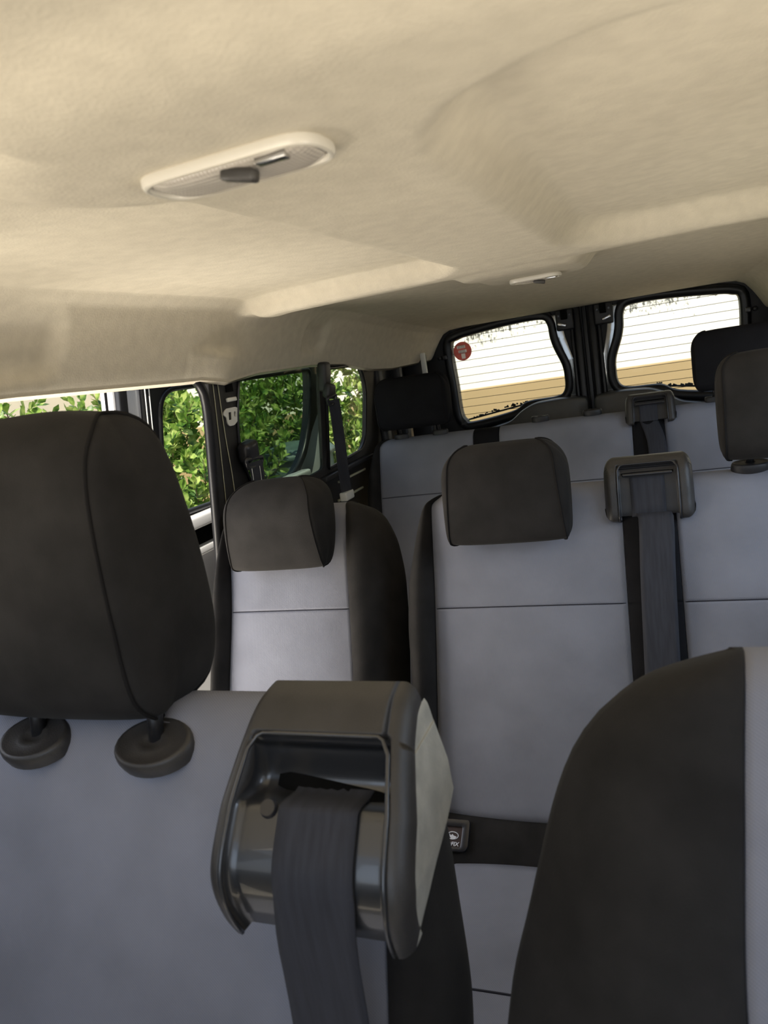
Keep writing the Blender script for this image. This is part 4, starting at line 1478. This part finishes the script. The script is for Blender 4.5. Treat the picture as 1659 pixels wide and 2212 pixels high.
# ---- front passenger bench (nearest, left)
def front_bench():
    t = thing('van_bench', 'nearest front double bench in grey cloth with the big black belt guide on its corner', 'seat', (-0.35, 0.4, -0.19))
    P = Plane(0.70, 0.830, 0.40)
    ol = [(0.1, -0.86), (0.70, -0.86), (0.79, -0.83), (0.835, -0.78)]
    s1 = [(0.1, -0.78), (0.78, -0.78), (0.835, -0.76)]
    s2 = [(0.1, -0.016), (0.62, -0.022), (0.74, -0.040), (0.80, -0.065), (0.835, -0.08)]
    o2 = [(0.1, 0.030), (0.50, 0.034), (0.62, 0.020), (0.70, 0.006), (0.74, -0.008), (0.78, -0.03), (0.835, -0.06)]
    backrest(t, P, [('bolster', M['dark'], ol, s1, 'left'), ('centre_panel', M['grey'], s1, s2, 'mid'), ('bolster', M['dark'], s2, o2, 'right')], 0.12, 0.838, T=0.13, bolster=0.006, rt=0.085, crown=0.010)
    prof = [(0.685, 0.828), (0.664, 0.865), (0.660, 0.955), (0.662, 1.06), (0.672, 1.135), (0.695, 1.175), (0.735, 1.196), (0.778, 1.190), (0.815, 1.145), (0.838, 1.06), (0.850, 0.965), (0.848, 0.885), (0.820, 0.828), (0.765, 0.808), (0.72, 0.808)]
    prof = [(y - 0.022, z) for y, z in prof]
    headrest(t, -0.465, 0.150, prof, rc_top=0.03, rc_bot=0.02, taper=-0.004, dome=0.020, crown=0.011, pipe=0.0024,
             posts=[(-0.520, 0.69, 0.85, 0.676, 0.775), (-0.325, 0.69, 0.85, 0.676, 0.775)], post_r=0.010)
    for x in (-0.520, -0.325):
        s = sleeve(t, (x, 0.674, 0.780), r=(0.055, 0.038), h=0.014, tilt=0.40, m='plastic_brown')
    # belt guide on the inner corner
    prof = [(0.0, 0.0), (0.030, -0.006), (0.060, -0.024), (0.090, -0.052), (0.120, -0.085), (0.146, -0.120), (0.154, -0.150), (0.150, -0.180), (0.140, -0.205)]
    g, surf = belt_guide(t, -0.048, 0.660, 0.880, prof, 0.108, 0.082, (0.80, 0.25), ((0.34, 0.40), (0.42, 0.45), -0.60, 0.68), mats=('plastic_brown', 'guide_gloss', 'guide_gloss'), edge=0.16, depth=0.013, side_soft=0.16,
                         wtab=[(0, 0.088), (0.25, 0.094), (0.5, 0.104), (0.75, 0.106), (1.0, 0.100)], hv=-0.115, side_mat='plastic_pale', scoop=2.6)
    # screw in the guide face
    c = surf(-0.45, 0.50, 0.002)
    b = bmesh.new()
    rot = Matrix.Rotation(PI / 2 - 0.75, 4, 'X')
    bmesh.ops.create_cone(b, cap_ends=True, segments=20, radius1=0.010, radius2=0.008, depth=0.004, matrix=Matrix.Translation(c) @ rot)
    sharp(from_bm('screw', b, M['gloss'], g), 40)
    p0 = [surf(0.10, s, 0.0035) for s in np.linspace(0.40, 0.80, 14)]
    last = p0[-1]
    tail = [(last.x - 0.006, last.y - 0.000, last.z - 0.05), (last.x - 0.010, last.y + 0.004, last.z - 0.12), (last.x - 0.012, last.y + 0.0, last.z - 0.24), (last.x - 0.012, last.y - 0.01, last.z - 0.40)]
    path = [Vector(q) for q in cat_spline([tuple(q) for q in p0] + tail, 44)]
    ribbon('belt_webbing', path, [(-0.044, 0.040)] * 44, M['webbing'], t, th=0.002)
    cushion(t, -0.86, 0.05, 0.02, 0.44, 0.16, strips=[(-0.86, 0.05, M['grey'], 'seat_cushion')])
    box('seat_base', (-0.40, 0.25, -0.08), (0.80, 0.36, 0.22), M['plastic'], t, bev=0.02)
front_bench()

# ---- driver seat (nearest, right)
def driver_seat():
    t = thing('driver_chair', 'nearest driver seat at lower right, tall charcoal bolster beside its grey centre', 'seat', (0.48, 0.4, -0.19))
    P = Plane(0.64, 0.920, 0.40)
    ol = [(0.10, 0.095), (0.50, 0.105), (0.622, 0.121), (0.69, 0.141), (0.74, 0.156), (0.784, 0.170), (0.825, 0.188), (0.856, 0.210), (0.882, 0.240), (0.901, 0.272), (0.912, 0.305), (0.920, 0.335)]
    s1 = [(0.1, 0.315), (0.65, 0.321), (0.785, 0.331), (0.90, 0.342), (0.92, 0.345)]
    s2 = [(0.1, 0.625), (0.65, 0.620), (0.92, 0.60)]
    o2 = [(0.1, 0.80), (0.62, 0.79), (0.74, 0.77), (0.825, 0.74), (0.882, 0.70), (0.92, 0.61)]
    backrest(t, P, [('bolster', M['dark'], ol, s1, 'left'), ('centre_panel', M['grey'], s1, s2, 'mid'), ('bolster', M['dark'], s2, o2, 'right')], 0.12, 0.922, T=0.11, bolster=0.012, rt=0.04, crown=0.006)
    cushion(t, 0.15, 0.80, 0.02, 0.40, 0.16, strips=[(0.15, 0.32, M['dark'], 'cushion_border'), (0.32, 0.62, M['grey'], 'seat_cushion'), (0.62, 0.80, M['dark'], 'cushion_border')])
    box('seat_base', (0.48, 0.22, -0.08), (0.44, 0.34, 0.22), M['plastic'], t, bev=0.02)
driver_seat()

# ------------------------------------------------------------------ seat belts on the left pillars
def pillar_belt_front():
    t = thing('seat_belt', 'black seat belt and guide ring on the pillar beside the single seat', 'seat belt', (-0.77, 1.73, 1.03))
    bm = bmesh.new()
    add_box(bm, (wx(1.025) + 0.026, 1.742, 1.028), (0.040, 0.060, 0.055), Matrix.Rotation(0.15, 3, 'Y') @ Matrix.Rotation(0.18, 3, 'X'), 0.012, 3)
    from_bm('anchor_cover', bm, M['gloss'], t)
    ring = [(wx(z) + 0.040, y, z) for y, z in round_poly([(1.700, 1.010), (1.788, 1.004), (1.784, 0.986), (1.712, 0.984)], 0.010)]
    tube('guide_ring', ring, 0.006, M['gloss'], t, 10, True)
    path = [(wx(z) + 0.040 + dx, y, z) for y, z, dx in ((1.745, 0.998, 0.004), (1.75, 0.96, 0.006), (1.762, 0.88, 0.004), (1.78, 0.78, 0.0), (1.80, 0.60, 0.0), (1.82, 0.3, 0.0))]
    path = [Vector(q) for q in cat_spline(path, 20)]
    ribbon('belt_webbing', path, [(-0.030, 0.030)] * 20, M['webbing'], t, xdir=(0.10, 1, 0))
    for dy in (-0.026, 0.010):
        tube('bright_edge', [(p.x + 0.003 + 0.1 * dy, p.y + dy, p.z) for p in path[2:14]], 0.0009, M['metal'], t, 6)
pillar_belt_front()

def pillar_belt_rear():
    t = thing('seat_belt', 'black seat belt hanging across the gap in front of the rear quarter window', 'seat belt', (-0.74, 2.25, 1.18))
    bm = bmesh.new()
    add_box(bm, (wx(1.19) + 0.024, 2.255, 1.190), (0.032, 0.048, 0.095), Matrix.Rotation(0.15, 3, 'Y'), 0.010, 3)
    add_box(bm, (wx(1.14) + 0.040, 2.258, 1.142), (0.026, 0.060, 0.050), Matrix.Rotation(0.15, 3, 'Y') @ Matrix.Rotation(-0.2, 3, 'X'), 0.010, 3)
    from_bm('anchor_cover', bm, M['plastic'], t)
    ring = [(wx(z) + 0.050, y, z) for y, z in round_poly([(2.215, 1.120), (2.285, 1.128), (2.280, 1.100), (2.235, 1.095)], 0.010)]
    tube('guide_ring', ring, 0.006, M['gloss'], t, 10, True)
    path = [(-0.728, 2.262, 1.112), (-0.732, 2.270, 1.06), (-0.742, 2.285, 0.96), (-0.752, 2.298, 0.86), (-0.760, 2.312, 0.77)]
    path = [Vector(q) for q in cat_spline(path, 20)]
    ribbon('belt_webbing', path, [(-0.026, 0.026)] * 20, M['webbing'], t, xdir=(0.35, 0.94, 0))
    b = box('belt_tongue', (-0.760, 2.310, 0.778), (0.028, 0.068, 0.030), M['metal'], t, bev=0.005)
pillar_belt_rear()

# ------------------------------------------------------------------ ceiling lamps
def dome_light(label, cx, cy, z, ang=0.0, L=0.158, Wd=0.070):
    t = thing('ceiling_light', label, 'lamp', (cx, cy, z), 'dome lights in the headliner')
    out = round_poly([(-L / 2, -Wd / 2), (L / 2, -Wd / 2), (L / 2, Wd / 2), (-L / 2, Wd / 2)], 0.030, 8)
    inn = [(x * 0.93, y * 0.86) for x, y in out]
    ca, sa = math.cos(ang), math.sin(ang)
    fr = lambda u, v_, w: (cx + u * ca - v_ * sa, cy + u * sa + v_ * ca, z - w)
    plate('lamp_rim', out, [inn[::-1]], fr, 0.011, M['rim'], t, bev=0.0035)
    # domed lens
    v, f = [], []
    n = len(inn)
    for q, h in ((1.0, 0.002), (0.97, 0.008), (0.85, 0.012), (0.6, 0.014), (0.3, 0.015)):
        for x, y in inn:
            v.append(fr(x * q, y * q, h))
    for j in range(4):
        for k in range(n):
            f.append((j * n + k, j * n + (k + 1) % n, (j + 1) * n + (k + 1) % n, (j + 1) * n + k))
    f.append(tuple(4 * n + k for k in range(n)))
    mesh('lamp_lens', v, f, M['lens'], t)
    box('lamp_switch', fr(0.012, -0.020, 0.017), (0.030, 0.012, 0.010), M['plastic_brown'], t, bev=0.003, rot=Matrix.Rotation(0.25, 3, 'Y'))
    box('lamp_window', fr(0.042, -0.022, 0.012), (0.026, 0.010, 0.006), M['chrome'], t, bev=0.001)
dome_light('near oval dome light with ribbed lens and lever switch in the headliner', 0.0, 0.553, 1.3725)
dome_light('far small dome light in the headliner above the rear bench', 0.0, 2.05, 1.3620, L=0.134)
